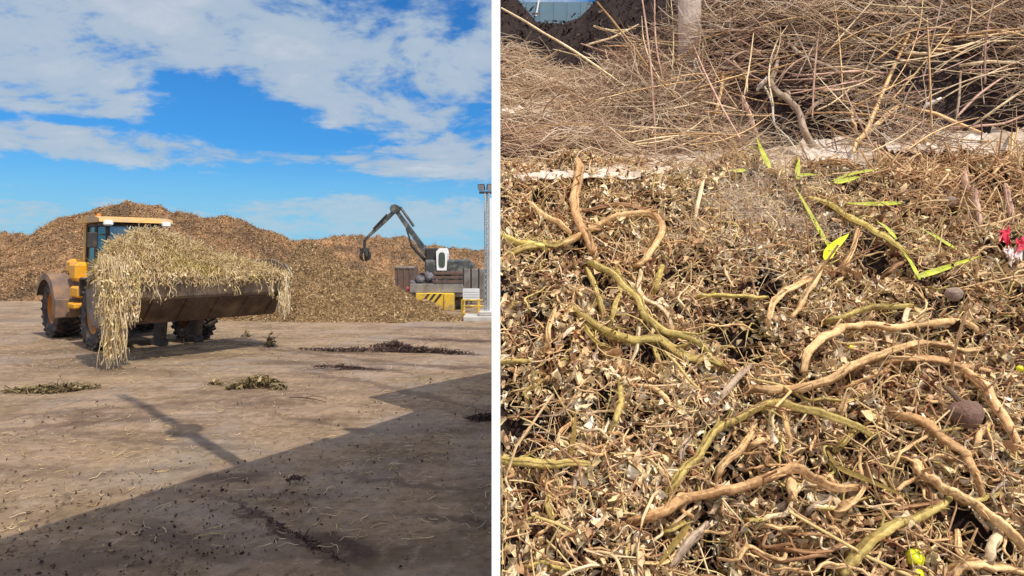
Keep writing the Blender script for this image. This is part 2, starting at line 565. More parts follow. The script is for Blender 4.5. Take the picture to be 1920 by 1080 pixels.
    ys = np.concatenate([[-120, -40, -10], np.linspace(-3, 45, 121), [60, 100, 180, 300, 420]])
    gx, gy = np.meshgrid(xs, ys)
    near = np.clip((45 - gy) / 20, 0, 1) * np.clip((gx + 40) / 8, 0, 1)
    gz = 0.035 * fbm(gx * .45, gy * .45, 3, 1) * near
    V = np.stack([gx, gy, gz], -1).reshape(-1, 3)
    ny, nx = gx.shape
    i = np.arange(ny - 1)[:, None] * nx + np.arange(nx - 1)[None]
    Fq = np.stack([i, i + 1, i + nx + 1, i + nx], -1).reshape(-1, 4)
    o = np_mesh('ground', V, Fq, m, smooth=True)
    tag(o, kind='structure')
    sea = MB().add([(-3000, 420, -.4), (3000, 420, -.4), (3000, 5000, -.4), (-3000, 5000, -.4)], [(0, 1, 2, 3)]).build('sea', mat('sea_water', (0.03, 0.10, 0.20), 0.35, 0.2, 0.05))
    tag(sea, kind='structure')


build_ground()

# ------------------------------------------------------------------ far heaps of plant waste
M_EARTH = mat('heap_earth', (0.29, 0.165, 0.078), 0.95, 0.55, 0.8, 0.8, 5.0, dirt=(0.10, 0.065, 0.04), dirt_amt=0.5, dirt_scale=0.5)
M_EARTH2 = mat('green_heap_earth', (0.24, 0.16, 0.08), 0.95, 0.5, 1.2, 0.8, 6.0)
M_BITS = ramp_mat('heap_litter', [(0.0, (0.10, 0.056, 0.034)), (0.25, (0.31, 0.18, 0.092)), (0.65, (0.42, 0.262, 0.142)), (0.9, (0.50, 0.35, 0.21)), (1.0, (0.31, 0.25, 0.11))], patch=(0.66, 0.62, 0.64), patch_scale=0.5)
M_BITS2 = ramp_mat('green_heap_litter', [(0.0, (0.10, 0.06, 0.032)), (0.25, (0.29, 0.178, 0.085)), (0.55, (0.46, 0.300, 0.155)), (0.8, (0.47, 0.335, 0.175)), (1.0, (0.66, 0.53, 0.34))], patch=(0.60, 0.58, 0.52), patch_scale=1.1)


def ridge_heap(name, ridge, wfac, label, step, nbits, bit, me, mb, seed, rough_amp=0.25, cat='plant waste'):
    """heap whose crest follows `ridge` (px, py, distance), falling off on both sides"""
    R3 = np.array([at(px, py, d) for px, py, d in ridge])
    # densify
    t = np.linspace(0, len(R3) - 1, 160)
    rp = np.stack([np.interp(t, np.arange(len(R3)), R3[:, i]) for i in range(3)], -1)
    w = np.maximum(rp[:, 2] * wfac, 0.6)
    x0, x1 = (rp[:, 0] - w).min(), (rp[:, 0] + w).max()
    y0, y1 = (rp[:, 1] - w).min(), (rp[:, 1] + w).max()

    def hz(x, y):
        best = np.full(x.shape, -1.0)
        for i in range(len(rp)):
            dd = np.hypot(x - rp[i, 0], y - rp[i, 1]) / w[i]
            pr = np.clip(1 - dd, -0.2, 1)
            pr = np.where(pr > 0, pr ** 0.92, pr)
            best = np.maximum(best, rp[i, 2] * pr)
        n = (fbm(x * .5 + seed, y * .5, 4, seed) * .55 + .35 * np.abs(vnoise(x * 1.1, y * .7, seed + 2)) + .16 * vnoise(x * 2.6, y * 2.6, seed + 1)) * rough_amp * np.clip(best / 1.0, 0.1, 1.0)
        return best + n - 0.05
    nx, ny = int((x1 - x0) / step) + 2, int((y1 - y0) / step) + 2
    gx, gy = np.meshgrid(np.linspace(x0, x1, nx), np.linspace(y0, y1, ny))
    gz = np.maximum(hz(gx, gy), -0.25)
    V = np.stack([gx, gy, gz], -1).reshape(-1, 3)
    i = np.arange(ny - 1)[:, None] * nx + np.arange(nx - 1)[None]
    Fq = np.stack([i, i + 1, i + nx + 1, i + nx], -1).reshape(-1, 4)
    keep = (gz.reshape(-1)[Fq] > -0.2).any(1)
    o = np_mesh(name, V, Fq[keep], me, smooth=True)
    tag(o, label, cat)
    # loose bits on the side that faces the yard and over the crest
    n = nbits * 3
    x = x0 + rng.random(n) * (x1 - x0)
    y = y0 + rng.random(n) * (y1 - y0)
    z = hz(x, y)
    e = 0.05
    gxn, gyn = (hz(x + e, y) - z) / e, (hz(x, y + e) - z) / e
    N = unit(np.stack([-gxn, -gyn, np.ones(n)], -1))
    ok = (z > -0.02) & (N[:, 1] < 0.35)
    idx = np.nonzero(ok)[0][:nbits]
    P = np.stack([x, y, z], -1)[idx]
    n = len(P)
    N = unit(N[idx] + rng.normal(size=(n, 3)) * .7)
    L = bit * rng.uniform(.5, 1.7, n)
    P = P + N * (rng.random(n) * bit * .25)[:, None]
    V, Fq, k = leaf_arrays(P, N, L, L * rng.uniform(.12, .4, n), rng.normal(size=n) * 1.0, 0.2, rng.normal(size=n) * .6)
    q = n // 6
    ii = rng.integers(0, n, q)
    D = N[ii] * .5 + rng.normal(size=(q, 3)) * .8
    C = curves(P[ii], D, bit * rng.uniform(1.5, 5, q), 5, .25)
    V2, F2, k2 = tube_arrays(C, bit * rng.uniform(.03, .075, q), 3)
    V, Fq = np.concatenate([V, V2]), np.concatenate([Fq, F2 + len(V)])
    b = np_mesh('loose_litter', V, Fq, mb, o, np.concatenate([np.repeat(rng.random(n), k), np.repeat(rng.random(q), k2)]))
    b['kind'] = 'stuff'
    return o, hz


ridge_heap('waste_heap', [(70, 452, 38), (92, 432, 39), (120, 417, 40), (165, 402, 41), (205, 388, 41), (240, 380, 41), (290, 389, 41), (345, 397, 42), (400, 401, 42),
                          (450, 416, 42), (500, 438, 43), (545, 450, 45)], 1.55,
           'tallest brown heap of shredded plants rising behind the yellow wheel loader', 0.28, 70000, 0.14, M_EARTH, M_BITS, 1, 0.55)
ridge_heap('waste_heap', [(-260, 452, 42), (-120, 440, 42), (-20, 442, 42), (40, 446, 41), (80, 456, 40), (110, 470, 39)], 1.5,
           'low reddish brown plant heap at the far left edge behind the loader rear wheel', 0.26, 26000, 0.14, M_EARTH, M_BITS, 2, 0.55)
ridge_heap('waste_heap', [(520, 452, 52), (580, 447, 54), (640, 445, 56), (700, 446, 57), (760, 448, 58), (815, 456, 60), (870, 468, 62), (925, 472, 62)], 1.6,
           'long distant brown heap behind the raised grab arm', 0.35, 26000, 0.17, M_EARTH, M_BITS, 3, 0.55)
ridge_heap('waste_heap', [(455, 545, 25.4), (490, 508, 25.5), (535, 484, 25.8), (590, 480, 25.5), (640, 494, 25), (700, 520, 24.6), (750, 542, 24), (800, 568, 23.6), (838, 592, 23.2)], 1.5,
           'greenish tan heap of fresh plant waste spreading right of the loader bucket', 0.13, 70000, 0.085, M_EARTH2, M_BITS2, 4, 0.85)

# ------------------------------------------------------------------ added white dividing wall and unseen canopy, both shaped to cast the yard shadow
M_WHITE = mat('added_divider_white', (0.90, 0.90, 0.89), 0.55, 0.02, 3.0)


def build_added_divider():  # board added as the white strip between the two views
    th = 16.0 / F * 1.3
    c, s = math.cos(math.atan(0.025)), math.sin(math.atan(0.025))
    # side profile (distance, height), its top shaped to cast the yard shadow; the near end is cut at 45 degrees
    prof = [(1.3, -.05), (1.3, 5.0), (6.15, 5.0), (8.5, 2.85), (8.5, 4.95), (12.7, 0.25), (12.7, -.05)]
    V, n = [], len(prof)
    for side in (-1, 1):
        for i, (d, z) in enumerate(prof):
            off = -0.5 * th if side < 0 else 0.5 * th
            dd = d - (th * .9 if (side < 0 and i < 2) else 0)
            V.append((-dd * s + off * c, dd * c + off * s, z))
    Fs = [tuple(range(n)), tuple(range(n, 2 * n))[::-1]] + [(i, (i + 1) % n, n + (i + 1) % n, n + i) for i in range(n)]
    o = MB().add(V, Fs).build('added_divider', M_WHITE)
    tag(o, 'white divider board added between yard and close heap, its top shaped to cast shade', 'divider')


build_added_divider()


def build_canopy():
    m = mat('shadow_canopy_sheet', (0.74, 0.73, 0.71), 0.6, 0.08, 1.0)
    r = empty('shadow_canopy', (-2.2, 0, 0), 'unseen pale canopy overhead added to throw the big shadow across the yard', 'canopy')
    o = MB()
    q = [(-6.12 + 2.2, -3), (0.06 + 2.2, -3), (-0.035 + 2.2, 1.4), (-0.155 + 2.2, 6.15)]  # unseen roof, outlined so its shadow edge falls across the yard
    o.add([(a, b, z) for z in (4.985, 5.14) for a, b in q],
          [(3, 2, 1, 0), (4, 5, 6, 7), (0, 1, 5, 4), (1, 2, 6, 5), (2, 3, 7, 6), (3, 0, 4, 7)])
    o.build('roof', m, r)
    # pole standing on the roof edge: its shadow runs out over the dirt
    X, Y = gp(462, 872)
    k = 5.07 * .442
    bx, by = X + 5.07 * .442, Y - 5.07 * .442
    X2, Y2 = gp(250, 738)
    L = math.hypot(X2 - X, Y2 - Y) / (.442 * math.sqrt(2))
    p = MB().tube([(bx + 2.2, by, 5.14), (bx + 2.2, by, 5.14 + L)], [.085, .085], 10)
    p.box(bx + 2.2 - .14, bx + 2.2 + .14, by - .2, by + .2, 5.14 + L * .36, 5.14 + L * .42, .01)
    p.build('pole', m, r)
    for px_ in (-5.2, -0.3):
        MB().tube([(px_ + 2.2, -2.6, 0), (px_ + 2.2, -2.6, 4.98)], .07, 10).build('post', m, r)


build_canopy()

# ------------------------------------------------------------------ wheel loader
M_YEL = mat('loader_yellow', (0.78, 0.36, 0.015), 0.4, 0.10, 3.0, dirt=(0.36, 0.21, 0.08), dirt_amt=0.22, dirt_scale=3.0)
M_ROOF = mat('roof_tan', (0.64, 0.36, 0.09), 0.55, 0.15, 3.0, dirt=(0.44, 0.30, 0.15), dirt_amt=0.4)
M_FEND = mat('dusty_fender', (0.16, 0.11, 0.085), 0.8, 0.25, 3.0, dirt=(0.25, 0.15, 0.085), dirt_amt=0.4, dirt_scale=3)
M_TYRE = mat('tyre_rubber', (0.022, 0.020, 0.020), 0.85, 0.3, 6.0, 0.3, 20, dirt=(0.12, 0.085, 0.062), dirt_amt=0.42, dirt_scale=4)
M_RIM = mat('rim_orange', (0.50, 0.20, 0.035), 0.6, 0.2, 4.0, dirt=(0.22, 0.14, 0.09), dirt_amt=0.4)
M_DARK = mat('dark_steel', (0.035, 0.030, 0.028), 0.6, 0.3, 5.0, dirt=(0.12, 0.085, 0.06), dirt_amt=0.4)
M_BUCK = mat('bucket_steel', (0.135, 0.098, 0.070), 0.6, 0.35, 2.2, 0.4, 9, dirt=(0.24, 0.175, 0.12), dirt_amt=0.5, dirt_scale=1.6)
M_BUCK_SHADED = mat('bucket_steel_shaded', (0.070, 0.047, 0.032), 0.7, 0.35, 2.0, 0.4, 8, dirt=(0.16, 0.11, 0.07), dirt_amt=0.4, dirt_scale=1.6)  # bucket steel again, painted darker for the shade under the floor
M_CHROME = mat('steel_rod', (0.5, 0.5, 0.5), 0.3, 0.1, 4, metal=0.8)
M_LAMPW = mat('lamp_white', (0.80, 0.79, 0.75), 0.35, 0.05, 5)
M_RED = mat('red_paint', (0.33, 0.05, 0.04), 0.5, 0.2, 4)


def glass_mat():
    m = bpy.data.materials.new('cab_glass')
    m.use_nodes = True
    T = NT(m.node_tree)
    g = T.n('ShaderNodeBsdfGlossy', {'Color': (0.75, 0.9, 0.92, 1), 'Roughness': 0.05}).outputs[0]
    t = T.n('ShaderNodeBsdfTransparent', {0: (0.45, 0.62, 0.60, 1)}).outputs[0]
    fr = T.n('ShaderNodeFresnel', {0: 1.5}).outputs[0]
    T.n('ShaderNodeOutputMaterial', {0: T.n('ShaderNodeMixShader', {0: T.m('ADD', T.m('MULTIPLY', fr, 0.8), 0.10), 1: t, 2: g}).outputs[0]})
    return m


M_GLASS = glass_mat()


def build_loader():
    Fd = Vector((0.755, -0.655, 0)).normalized()
    O = Vector((-10.93, 18.12, 0))
    rz = math.atan2(Fd.y, Fd.x)
    r = empty('wheel_loader', O, 'yellow wheel loader with dusty fenders carrying a full raised bucket', 'wheel loader', None, rz)

    def part(mb, name, m, parent=r, smooth=False):
        return mb.build(name, m, parent, smooth)
    # wheels
    RW, WW = 0.83, 0.66
    for ax, sy in ((-1.75, -1), (-1.75, 1), (1.85, -1), (1.85, 1)):
        cy = 1.08 * sy
        h = WW / 2
        w = empty('wheel', (ax, cy, RW), None, None)
        w.parent = r
        t = MB()
        prof = [(.44, -h * .80), (.56, -h * .98), (.70, -h), (.77, -h * .9), (.785, -h * .6), (.79, 0), (.785, h * .6), (.77, h * .9), (.70, h), (.56, h * .98), (.44, h * .80)]
        t.lathe(prof, k=40)
        for j in range(22):
            a0 = 2 * math.pi * j / 22
            for s in (-1, 1):
                a = a0 + (math.pi / 22 if s > 0 else 0)
                M = Matrix.Rotation(-a, 4, 'Y') @ Matrix.Translation((.80, s * h * .5, 0)) @ Matrix.Rotation(s * R(28), 4, 'X')
                t.box(-.045, .035, -h * .54, h * .54, -.052, .052, .012, M)
        part(t, 'tyre', M_TYRE, w)
        rm = MB()
        o = sy * h
        rm.lathe([(.45, -o * .8), (.45, o * .78), (.41, o * .80), (.39, o * .35), (.22, o * .25), (.20, o * .62), (.0, o * .64)], k=30)
        for j in range(10):
            a = 2 * math.pi * j / 10
            rm.lathe([(0, o * .34), (.022, o * .34), (.022, o * .26)], (.30 * math.cos(a), 0, .30 * math.sin(a)), k=6)
        part(rm, 'rim', M_RIM, w, False)
    # rear frame, hood, counterweight
    b = MB().box(-3.0, -.2, -.45, .45, .55, 1.15, .04).box(-.5, 2.4, -.34, .34, .6, 1.05, .04).box(-.25, .25, -.5, .5, .5, 1.25, .05)
    b.tube([(-1.75, -.8, .83), (-1.75, .8, .83)], .19, 12).tube([(1.85, -.8, .83), (1.85, .8, .83)], .19, 12)
    part(b, 'chassis', M_DARK)
    hd = MB()
    hd.prism([(-3.05, 1.05), (-3.12, 1.85), (-2.95, 2.06), (-1.0, 2.16), (-.85, 1.05)], -.62, .62, 'y')
    hood = part(hd, 'hood', M_YEL)
    part(MB().box(-2.6, -1.3, -.635, -.622, 1.35, 1.85).box(-2.6, -1.3, .622, .635, 1.35, 1.85), 'grille', M_DARK, hood)
    part(MB().box(-3.42, -3.0, -1.0, 1.0, .72, 1.5, .1), 'counterweight', M_FEND)
    part(MB().tube([(-2.1, .25, 2.1), (-2.1, .25, 2.75)], .06, 12), 'exhaust', M_DARK, hood)
    # rear and front fenders
    for sy in (-1, 1):
        f = MB()
        n = 14
        inn, out = .93, 1.0
        for rr in (0,):
            V, Fs = [], []
            for i in range(n + 1):
                a = R(8 + 150 * i / n)
                for (rad, y) in ((inn, .62), (out, .60), (out, 1.50), (inn - .10, 1.52), (inn, 1.47)):
                    V.append((-1.75 + rad * math.cos(a), sy * y, .83 + rad * math.sin(a)))
            for i in range(n):
                for j in range(5):
                    jj = (j + 1) % 5
                    Fs.append((i * 5 + j, i * 5 + jj, (i + 1) * 5 + jj, (i + 1) * 5 + j))
            Fs += [(0, 1, 2, 3, 4), tuple(range(n * 5, n * 5 + 5))]
            f.add(V, Fs)
        f.box(-.82, -.70, sy * 1.5 if sy < 0 else .62, -.62 if sy < 0 else 1.5, .62, 1.15, .03)
        part(f, 'rear_fender', M_FEND)
        part(MB().box(-1.05, -.35, min(sy * .66, sy * 1.12), max(sy * .66, sy * 1.12), 1.62, 2.16, .10), 'side_tank', M_YEL)
        part(MB().box(-1.75, -1.2, min(sy * .64, sy * 1.02), max(sy * .64, sy * 1.02), 1.80, 2.24, .10), 'tool_box', M_YEL)
        st = MB()
        st.box(-.62, .12, min(sy * .72, sy * 1.2), max(sy * .72, sy * 1.2), 1.20, 1.50, .05)
        st.box(-.55, .10, min(sy * .75, sy * 1.28), max(sy * .75, sy * 1.28), .90, 1.06, .04)
        part(st, 'step', M_YEL)
        g = MB().box(.98, 2.0, min(sy * .78, sy * 1.4), max(sy * .78, sy * 1.4), 1.72, 1.78, .02).box(.92, 1.0, min(sy * .78, sy * 1.4), max(sy * .78, sy * 1.4), 1.3, 1.75, .02)
        part(g, 'front_fender', M_DARK)
        # work lamps and mirror
    part(MB().box(.1, .75, -.98, -.70, 1.66, 1.82, .04), 'hand_rail', M_YEL)
    # cab
    cab = empty('cab', (0, 0, 0), None, None)
    cab.parent = r
    X0, X1, W = -.78, .72, .76
    fr = MB()
    for (x, y, x2) in ((X0, -W, X0 + .05), (X0, W, X0 + .05), (.05, -W, .05), (.05, W, .05), (X1, -W * .86, X1 - .15), (X1, W * .86, X1 - .15)):
        fr.tube([(x, y, 1.5), (x2, y * .97, 3.2)], .055, 8)
    fr.box(X0 - .05, X1 + .05, -W - .05, W + .05, 1.15, 1.62, .05)
    fr.box(X0, X1 - .1, -W, W, 3.13, 3.24, .03)
    part(fr, 'cab_frame', M_DARK, cab)
    part(MB().tube([(X0 - .02, -W - .02, 1.9), (X0 + .03, -W - .02, 3.2)], .06, 8), 'corner_post', M_ROOF, cab)
    gl = [('windscreen', [(X1 + .02, -W * .82, 1.62), (X1 + .02, W * .82, 1.62), (X1 - .13, W * .82, 3.13), (X1 - .13, -W * .82, 3.13)]),
          ('rear_window', [(X0, -W * .9, 1.7), (X0, W * .9, 1.7), (X0 + .05, W * .9, 3.13), (X0 + .05, -W * .9, 3.13)])]
    for sy in (-1, 1):
        gl.append(('side_window', [(X0 + .06, sy * W, 1.66), (.0, sy * W, 1.66), (.0, sy * W * .97, 3.12), (X0 + .1, sy * W * .97, 3.12)]))
        gl.append(('door_window', [(.10, sy * W, 1.62), (X1 - .02, sy * W * .88, 1.62), (X1 - .18, sy * W * .86, 3.12), (.10, sy * W * .97, 3.12)]))
    for nm, q in gl:
        nrm = (Vector(q[1]) - Vector(q[0])).cross(Vector(q[3]) - Vector(q[0])).normalized() * .006
        mbq = MB().add([tuple(Vector(p) - nrm) for p in q] + [tuple(Vector(p) + nrm) for p in q], [(3, 2, 1, 0), (4, 5, 6, 7), (0, 1, 5, 4), (1, 2, 6, 5), (2, 3, 7, 6), (3, 0, 4, 7)])
        part(mbq, nm, M_GLASS, cab)
    part(MB().box(-.5, 0, -.28, .28, 1.62, 2.0, .08).box(-.58, -.42, -.28, .28, 1.9, 2.6, .07), 'seat', M_DARK, cab)
    part(MB().tube([(.5, 0, 1.62), (.35, 0, 2.15)], .05, 8).lathe([(.2, .0), (.22, .02), (.2, .04), (.18, .02)], (.34, 0, 2.15), 'z', 20, closed=True), 'steering_wheel', M_DARK, cab)
    rf = MB()
    rf.prism([(-.98, 3.24), (-.95, 3.36), (-.5, 3.42), (.5, 3.40), (.86, 3.33), (.90, 3.24)], -.92, .92, 'y')
    roof = part(rf, 'cab_roof', M_ROOF, cab)
    for y in (-.72, .72):
        part(MB().box(.84, .99, y - .11, y + .11, 3.14, 3.28, .03), 'work_lamp', M_LAMPW, roof)
    part(MB().lathe([(.0, .12), (.05, .11), (.06, 0)], (-.6, -.5, 3.41), 'z', 14), 'beacon', mat('beacon_orange', (.7, .25, .02), .3), roof)
    mr = MB().tube([(X1, -W * .9, 2.9), (X1 + .15, -W - .3, 2.9)], .018, 6)
    mr.box(X1 + .10, X1 + .17, -W - .42, -W - .2, 2.55, 2.95, .02)
    part(mr, 'mirror', M_DARK, cab)
    part(MB().tube([(X1 - .02, .1, 1.7), (X1 - .07, -.25, 2.9)], .012, 5), 'wiper', M_LAMPW, cab)
    for y in (-.62, .62):
        part(MB().tube([(1.1, y, 1.5), (1.1, y, 1.95)], .03, 6).box(1.04, 1.2, y - .13, y + .13, 1.95, 2.15, .03), 'headlight', M_LAMPW)
    # lift arms, linkage, bucket
    BX = 4.35
    for sy in (-1, 1):
        arm = MB().prism([(.9, 1.75), (1.0, 2.05), (2.3, 1.75), (3.6, 1.25), (3.75, 1.0), (3.5, .95), (2.2, 1.35)], sy * .62 - .06, sy * .62 + .06, 'y')
        part(arm, 'lift_arm', M_BUCK)
        c = MB().tube([(1.2, sy * .45, .95), (2.3, sy * .5, 1.25)], .075, 10).tube([(2.2, sy * .5, 1.22), (2.9, sy * .55, 1.38)], .04, 8)
        part(c, 'lift_cylinder', M_DARK)
        part(MB().prism([(3.35, .28), (3.75, .24), (3.95, 1.15), (3.45, 1.1)], sy * .42 - .07, sy * .42 + .07, 'y').box(3.3, 3.8, sy * .42 - .12, sy * .42 + .12, .18, .34, .03), 'linkage', M_DARK)
    part(MB().box(2.1, 2.6, -.6, .6, 1.35, 1.6, .04), 'cross_beam', M_DARK)
    bk = empty('bucket', (BX, 0, 0), None, None)
    bk.parent = r
    WB = 1.96
    sec = [(-.42, 2.22), (-.62, 1.55), (-.55, 1.10), (-.22, .82), (.18, .86)]
    th = .035
    def strip(poly, y0, y1):
        m = MB()
        for a, b2 in zip(poly[:-1], poly[1:]):
            d = Vector((b2[0] - a[0], 0, b2[1] - a[1])).normalized()
            nn = (d.z * th, -d.x * th)
            m.prism([a, b2, (b2[0] + nn[0], b2[1] + nn[1]), (a[0] + nn[0], a[1] + nn[1])], y0, y1, 'y')
        return m
    part(strip(sec, -WB, WB), 'back_shell', M_BUCK, bk)
    part(strip([(.18, .86), (.86, 1.42)], -WB, WB), 'floor_plate', M_BUCK_SHADED, bk)
    part(strip([(.86, 1.42), (.90, 1.46), (1.0, 1.86)], -WB - .01, WB + .01), 'cutting_edge', M_BUCK, bk)
    wear = MB()
    for k in range(6):
        y = -WB + .18 + k * (2 * WB - .36) / 5
        wear.prism([(.28, .90), (.86, 1.385), (.875, 1.355), (.30, .875)], y - .10, y + .10, 'y')
    part(wear, 'wear_strips', M_BUCK_SHADED, bk)
    for sy in (-1, 1):
        y0 = sy * WB
        pl = [(-.42, 2.22), (-.62, 1.55), (-.55, 1.10), (-.22, .82), (.18, .86), (.86, 1.42), (1.0, 1.86), (.62, 2.12), (.1, 2.26)]
        s_ = MB().prism(pl, min(y0, y0 + sy * .045), max(y0, y0 + sy * .045), 'y')
        s_.prism([(.80, 1.40), (1.06, 1.88), (.70, 2.14), (.55, 2.05), (.72, 1.84)], min(y0 + sy * .03, y0 + sy * .085), max(y0 + sy * .03, y0 + sy * .085), 'y')
        part(s_, 'side_plate', M_BUCK, bk)
    return r, Fd, O, rz, BX, WB


LOADER = build_loader()

M_STRAW = ramp_mat('straw', [(0.0, (0.22, 0.14, 0.07)), (0.25, (0.54, 0.39, 0.185)), (0.55, (0.72, 0.56, 0.31)), (0.8, (0.76, 0.62, 0.41)), (1.0, (0.86, 0.74, 0.57))], patch=(0.86, 0.88, 0.58), patch_scale=1.6, transl=0.10)
M_STRAWC = mat('straw_core', (0.19, 0.145, 0.065), 0.95, 0.4, 3.0, 0.6, 12)


def build_load():
    r, Fd, O, rz, BX, WB = LOADER
    Mw = Matrix.Translation(O) @ Matrix.Rotation(rz, 4, 'Z')
    load = empty('plant_load', Mw @ Vector((BX, 0, 1.9)), 'pale straw coloured vines heaped in the loader bucket and hanging down to the ground', 'plant waste', None, rz)
    Z0 = 1.9

    # crown of the load along the bucket (y, height) seen from the yard
    ys = [-2.12, -1.9, -1.55, -1.15, -.8, -.4, .1, .6, 1.1, 1.5, 1.9]
    zs = [1.90, 2.32, 2.62, 2.82, 2.80, 2.62, 2.38, 2.20, 2.06, 1.98, 1.84]

    def top(x, y):
        c = np.interp(y, ys, zs)
        nb = np.clip((-y - .7) / 1.0, 0, 1)
        u = np.clip(np.abs(x - .18 - .22 * nb) / (0.84 - .24 * nb), 0, 1.25)
        return 1.80 + (c - 1.80) * (1 - u ** 2.2) + .07 * fbm(x * 2.2, y * 2.2 + 5, 3, 2)
    nx, ny = 30, 60
    gx, gy = np.meshgrid(np.linspace(-.58, .98, nx), np.linspace(-2.05, 1.98, ny))
    gz = top(gx, gy)
    V = np.stack([gx, gy, gz - Z0], -1).reshape(-1, 3)
    Vb = V.copy()
    Vb[:, 2] = np.minimum(V[:, 2] - .05, 1.55 - Z0)
    i = np.arange(ny - 1)[:, None] * nx + np.arange(nx - 1)[None]
    Fq = np.stack([i, i + 1, i + nx + 1, i + nx], -1).reshape(-1, 4)
    np_mesh('heaped_core', V, Fq, M_STRAWC, load, smooth=True)
    # stems over the crown
    n = 15000
    x = rng.uniform(-.56, 1.0, n)
    y = rng.uniform(-2.0, 1.9, n)
    x = np.maximum(x, -.5 + .45 * np.clip((-y - .9) / .8, 0, 1) + rng.random(n) * .1)
    z = top(x, y) + rng.uniform(-.02, .08, n)
    e = .03
    gxx, gyy = (top(x + e, y) - top(x, y)) / e, (top(x, y + e) - top(x, y)) / e
    down = np.stack([-gxx, -gyy, -(gxx ** 2 + gyy ** 2)], -1)
    D = unit(down + rng.normal(size=(n, 3)) * np.array([.8, .8, .25]))
    L = rng.uniform(.10, .55, n)
    C = curves(np.stack([x, y, z - Z0], -1), D, L, 8, .26)
    V1, F1, k1 = tube_arrays(C, rng.uniform(.004, .012, n), 3)
    m = 3800
    x = rng.uniform(-.56, 1.0, m)
    y = rng.uniform(-2.0, 1.9, m)
    x = np.maximum(x, -.5 + .45 * np.clip((-y - .9) / .8, 0, 1) + rng.random(m) * .1)
    P = np.stack([x, y, top(x, y) + rng.uniform(0, .07, m) - Z0], -1)
    N = np.stack([rng.normal(size=m) * .6 + .3, rng.normal(size=m) * .6 - .2, np.ones(m)], -1)
    Ll = rng.uniform(.04, .11, m)
    V2, F2, k2 = leaf_arrays(P, N, Ll, Ll * rng.uniform(.15, .4, m), rng.normal(size=m), .25, rng.normal(size=m))
    o = np_mesh('tangled_stems', np.concatenate([V1, V2]), np.concatenate([F1, F2 + len(V1)]), M_STRAW, load,
                np.concatenate([np.repeat(rng.random(n) * .8 + .1, k1), np.repeat(rng.random(m) * .9, k2)]))
    o['kind'] = 'stuff'
    # strands hanging over the lip and the big curtain at the near end reaching the dirt
    Cs, rs, rn, lv = [], [], [], []

    def strand(x, y, z0, z1, sway, r, tone):
        m_ = 12
        t = np.linspace(0, 1, m_)
        zz = z0 + (z1 - z0) * t
        a, b, p1, p2 = rng.normal() * sway, rng.normal() * sway, rng.random() * 6, rng.random() * 6
        xx = x + a * t + .035 * np.sin(t * rng.uniform(5, 12) + p1)
        yy = y + b * t + .035 * np.sin(t * rng.uniform(5, 12) + p2)
        c = np.stack([xx, yy, zz - Z0], -1)
        Cs.append(c)
        rs.append(r)
        rn.append(tone)
        lv.append(c)
    for _ in range(56):        # curtain over the near end plate and front corner, in ropes of tangled stems
        if rng.random() < .55:
            x0, y0 = rng.uniform(.62, 1.14), -WB - rng.uniform(.02, .14)
            edge = max(0, .92 - x0) * 1.9
        else:
            x0, y0 = 1.05 + rng.uniform(0, .16), -WB + rng.uniform(-.15, .40)
            edge = max(0, y0 + WB - .10) * 1.6
        zb0 = rng.choice([rng.uniform(.02, .3), rng.uniform(.3, 1.1), rng.uniform(.9, 1.5)], p=[.46, .34, .20])
        if edge > .25 and zb0 < .8:
            zb0 = rng.uniform(.7, 1.5)
        zt0 = rng.uniform(1.9, 2.3)
        for _k in range(rng.integers(8, 24)):
            zb = zb0 + (rng.random() ** 1.6) * 1.1
            strand(x0 + rng.normal() * .03, y0 + rng.normal() * .03, zt0 + rng.normal() * .08, max(min(zb, 1.7), .03), .05, rng.uniform(.005, .012), rng.uniform(.3, 1.0))
    for _ in range(150):       # fringe along the lip
        y = rng.uniform(-1.5, 1.95)
        g = math.exp(-((y + 1.2) / .35) ** 2) + .6 * math.exp(-((y - .55) / .15) ** 2) + math.exp(-((y - 1.45) / .3) ** 2) + .12
        if rng.random() > g + .25:
            continue
        L = rng.uniform(.12, .30) + (rng.uniform(.1, .55) * g if rng.random() < .4 else 0)
        strand(1.06 + rng.uniform(0, .05), y, 1.98, 1.95 - L, .05, rng.uniform(.005, .012), rng.uniform(.4, 1.0))
    for _ in range(40):        # pale bundle swinging at the far end
        y = 1.78 + rng.normal() * .06
        strand(1.08, y, 1.95, rng.uniform(.75, 1.2), .06, rng.uniform(.006, .013), rng.uniform(.75, 1.0))
    V1, F1, k1 = tube_arrays(np.array(Cs), np.array(rs), 4)
    C = np.array(lv)
    m = len(C) * 6
    ii = rng.integers(0, len(C), m)
    jj = rng.integers(1, 12, m)
    P = C[ii, jj] + rng.normal(size=(m, 3)) * .03
    P[:, 2] = np.maximum(P[:, 2], .02 - Z0)
    N = rng.normal(size=(m, 3)) * np.array([1, 1, .3])
    T0 = np.stack([rng.normal(size=m) * .4, rng.normal(size=m) * .4, -np.ones(m)], -1)
    Ll = rng.uniform(.05, .12, m)
    V2, F2, k2 = leaf_arrays(P, N, Ll, Ll * rng.uniform(.15, .38, m), rng.normal(size=m) * 1.1, .3, rng.normal(size=m) * 1.2, T0)
    o = np_mesh('hanging_strands', np.concatenate([V1, V2]), np.concatenate([F1, F2 + len(V1)]), M_STRAW, load,
                np.concatenate([np.repeat(np.array(rn), k1), np.repeat(rng.uniform(.15, 1.0, m), k2)]))
    o['kind'] = 'stuff'


build_load()


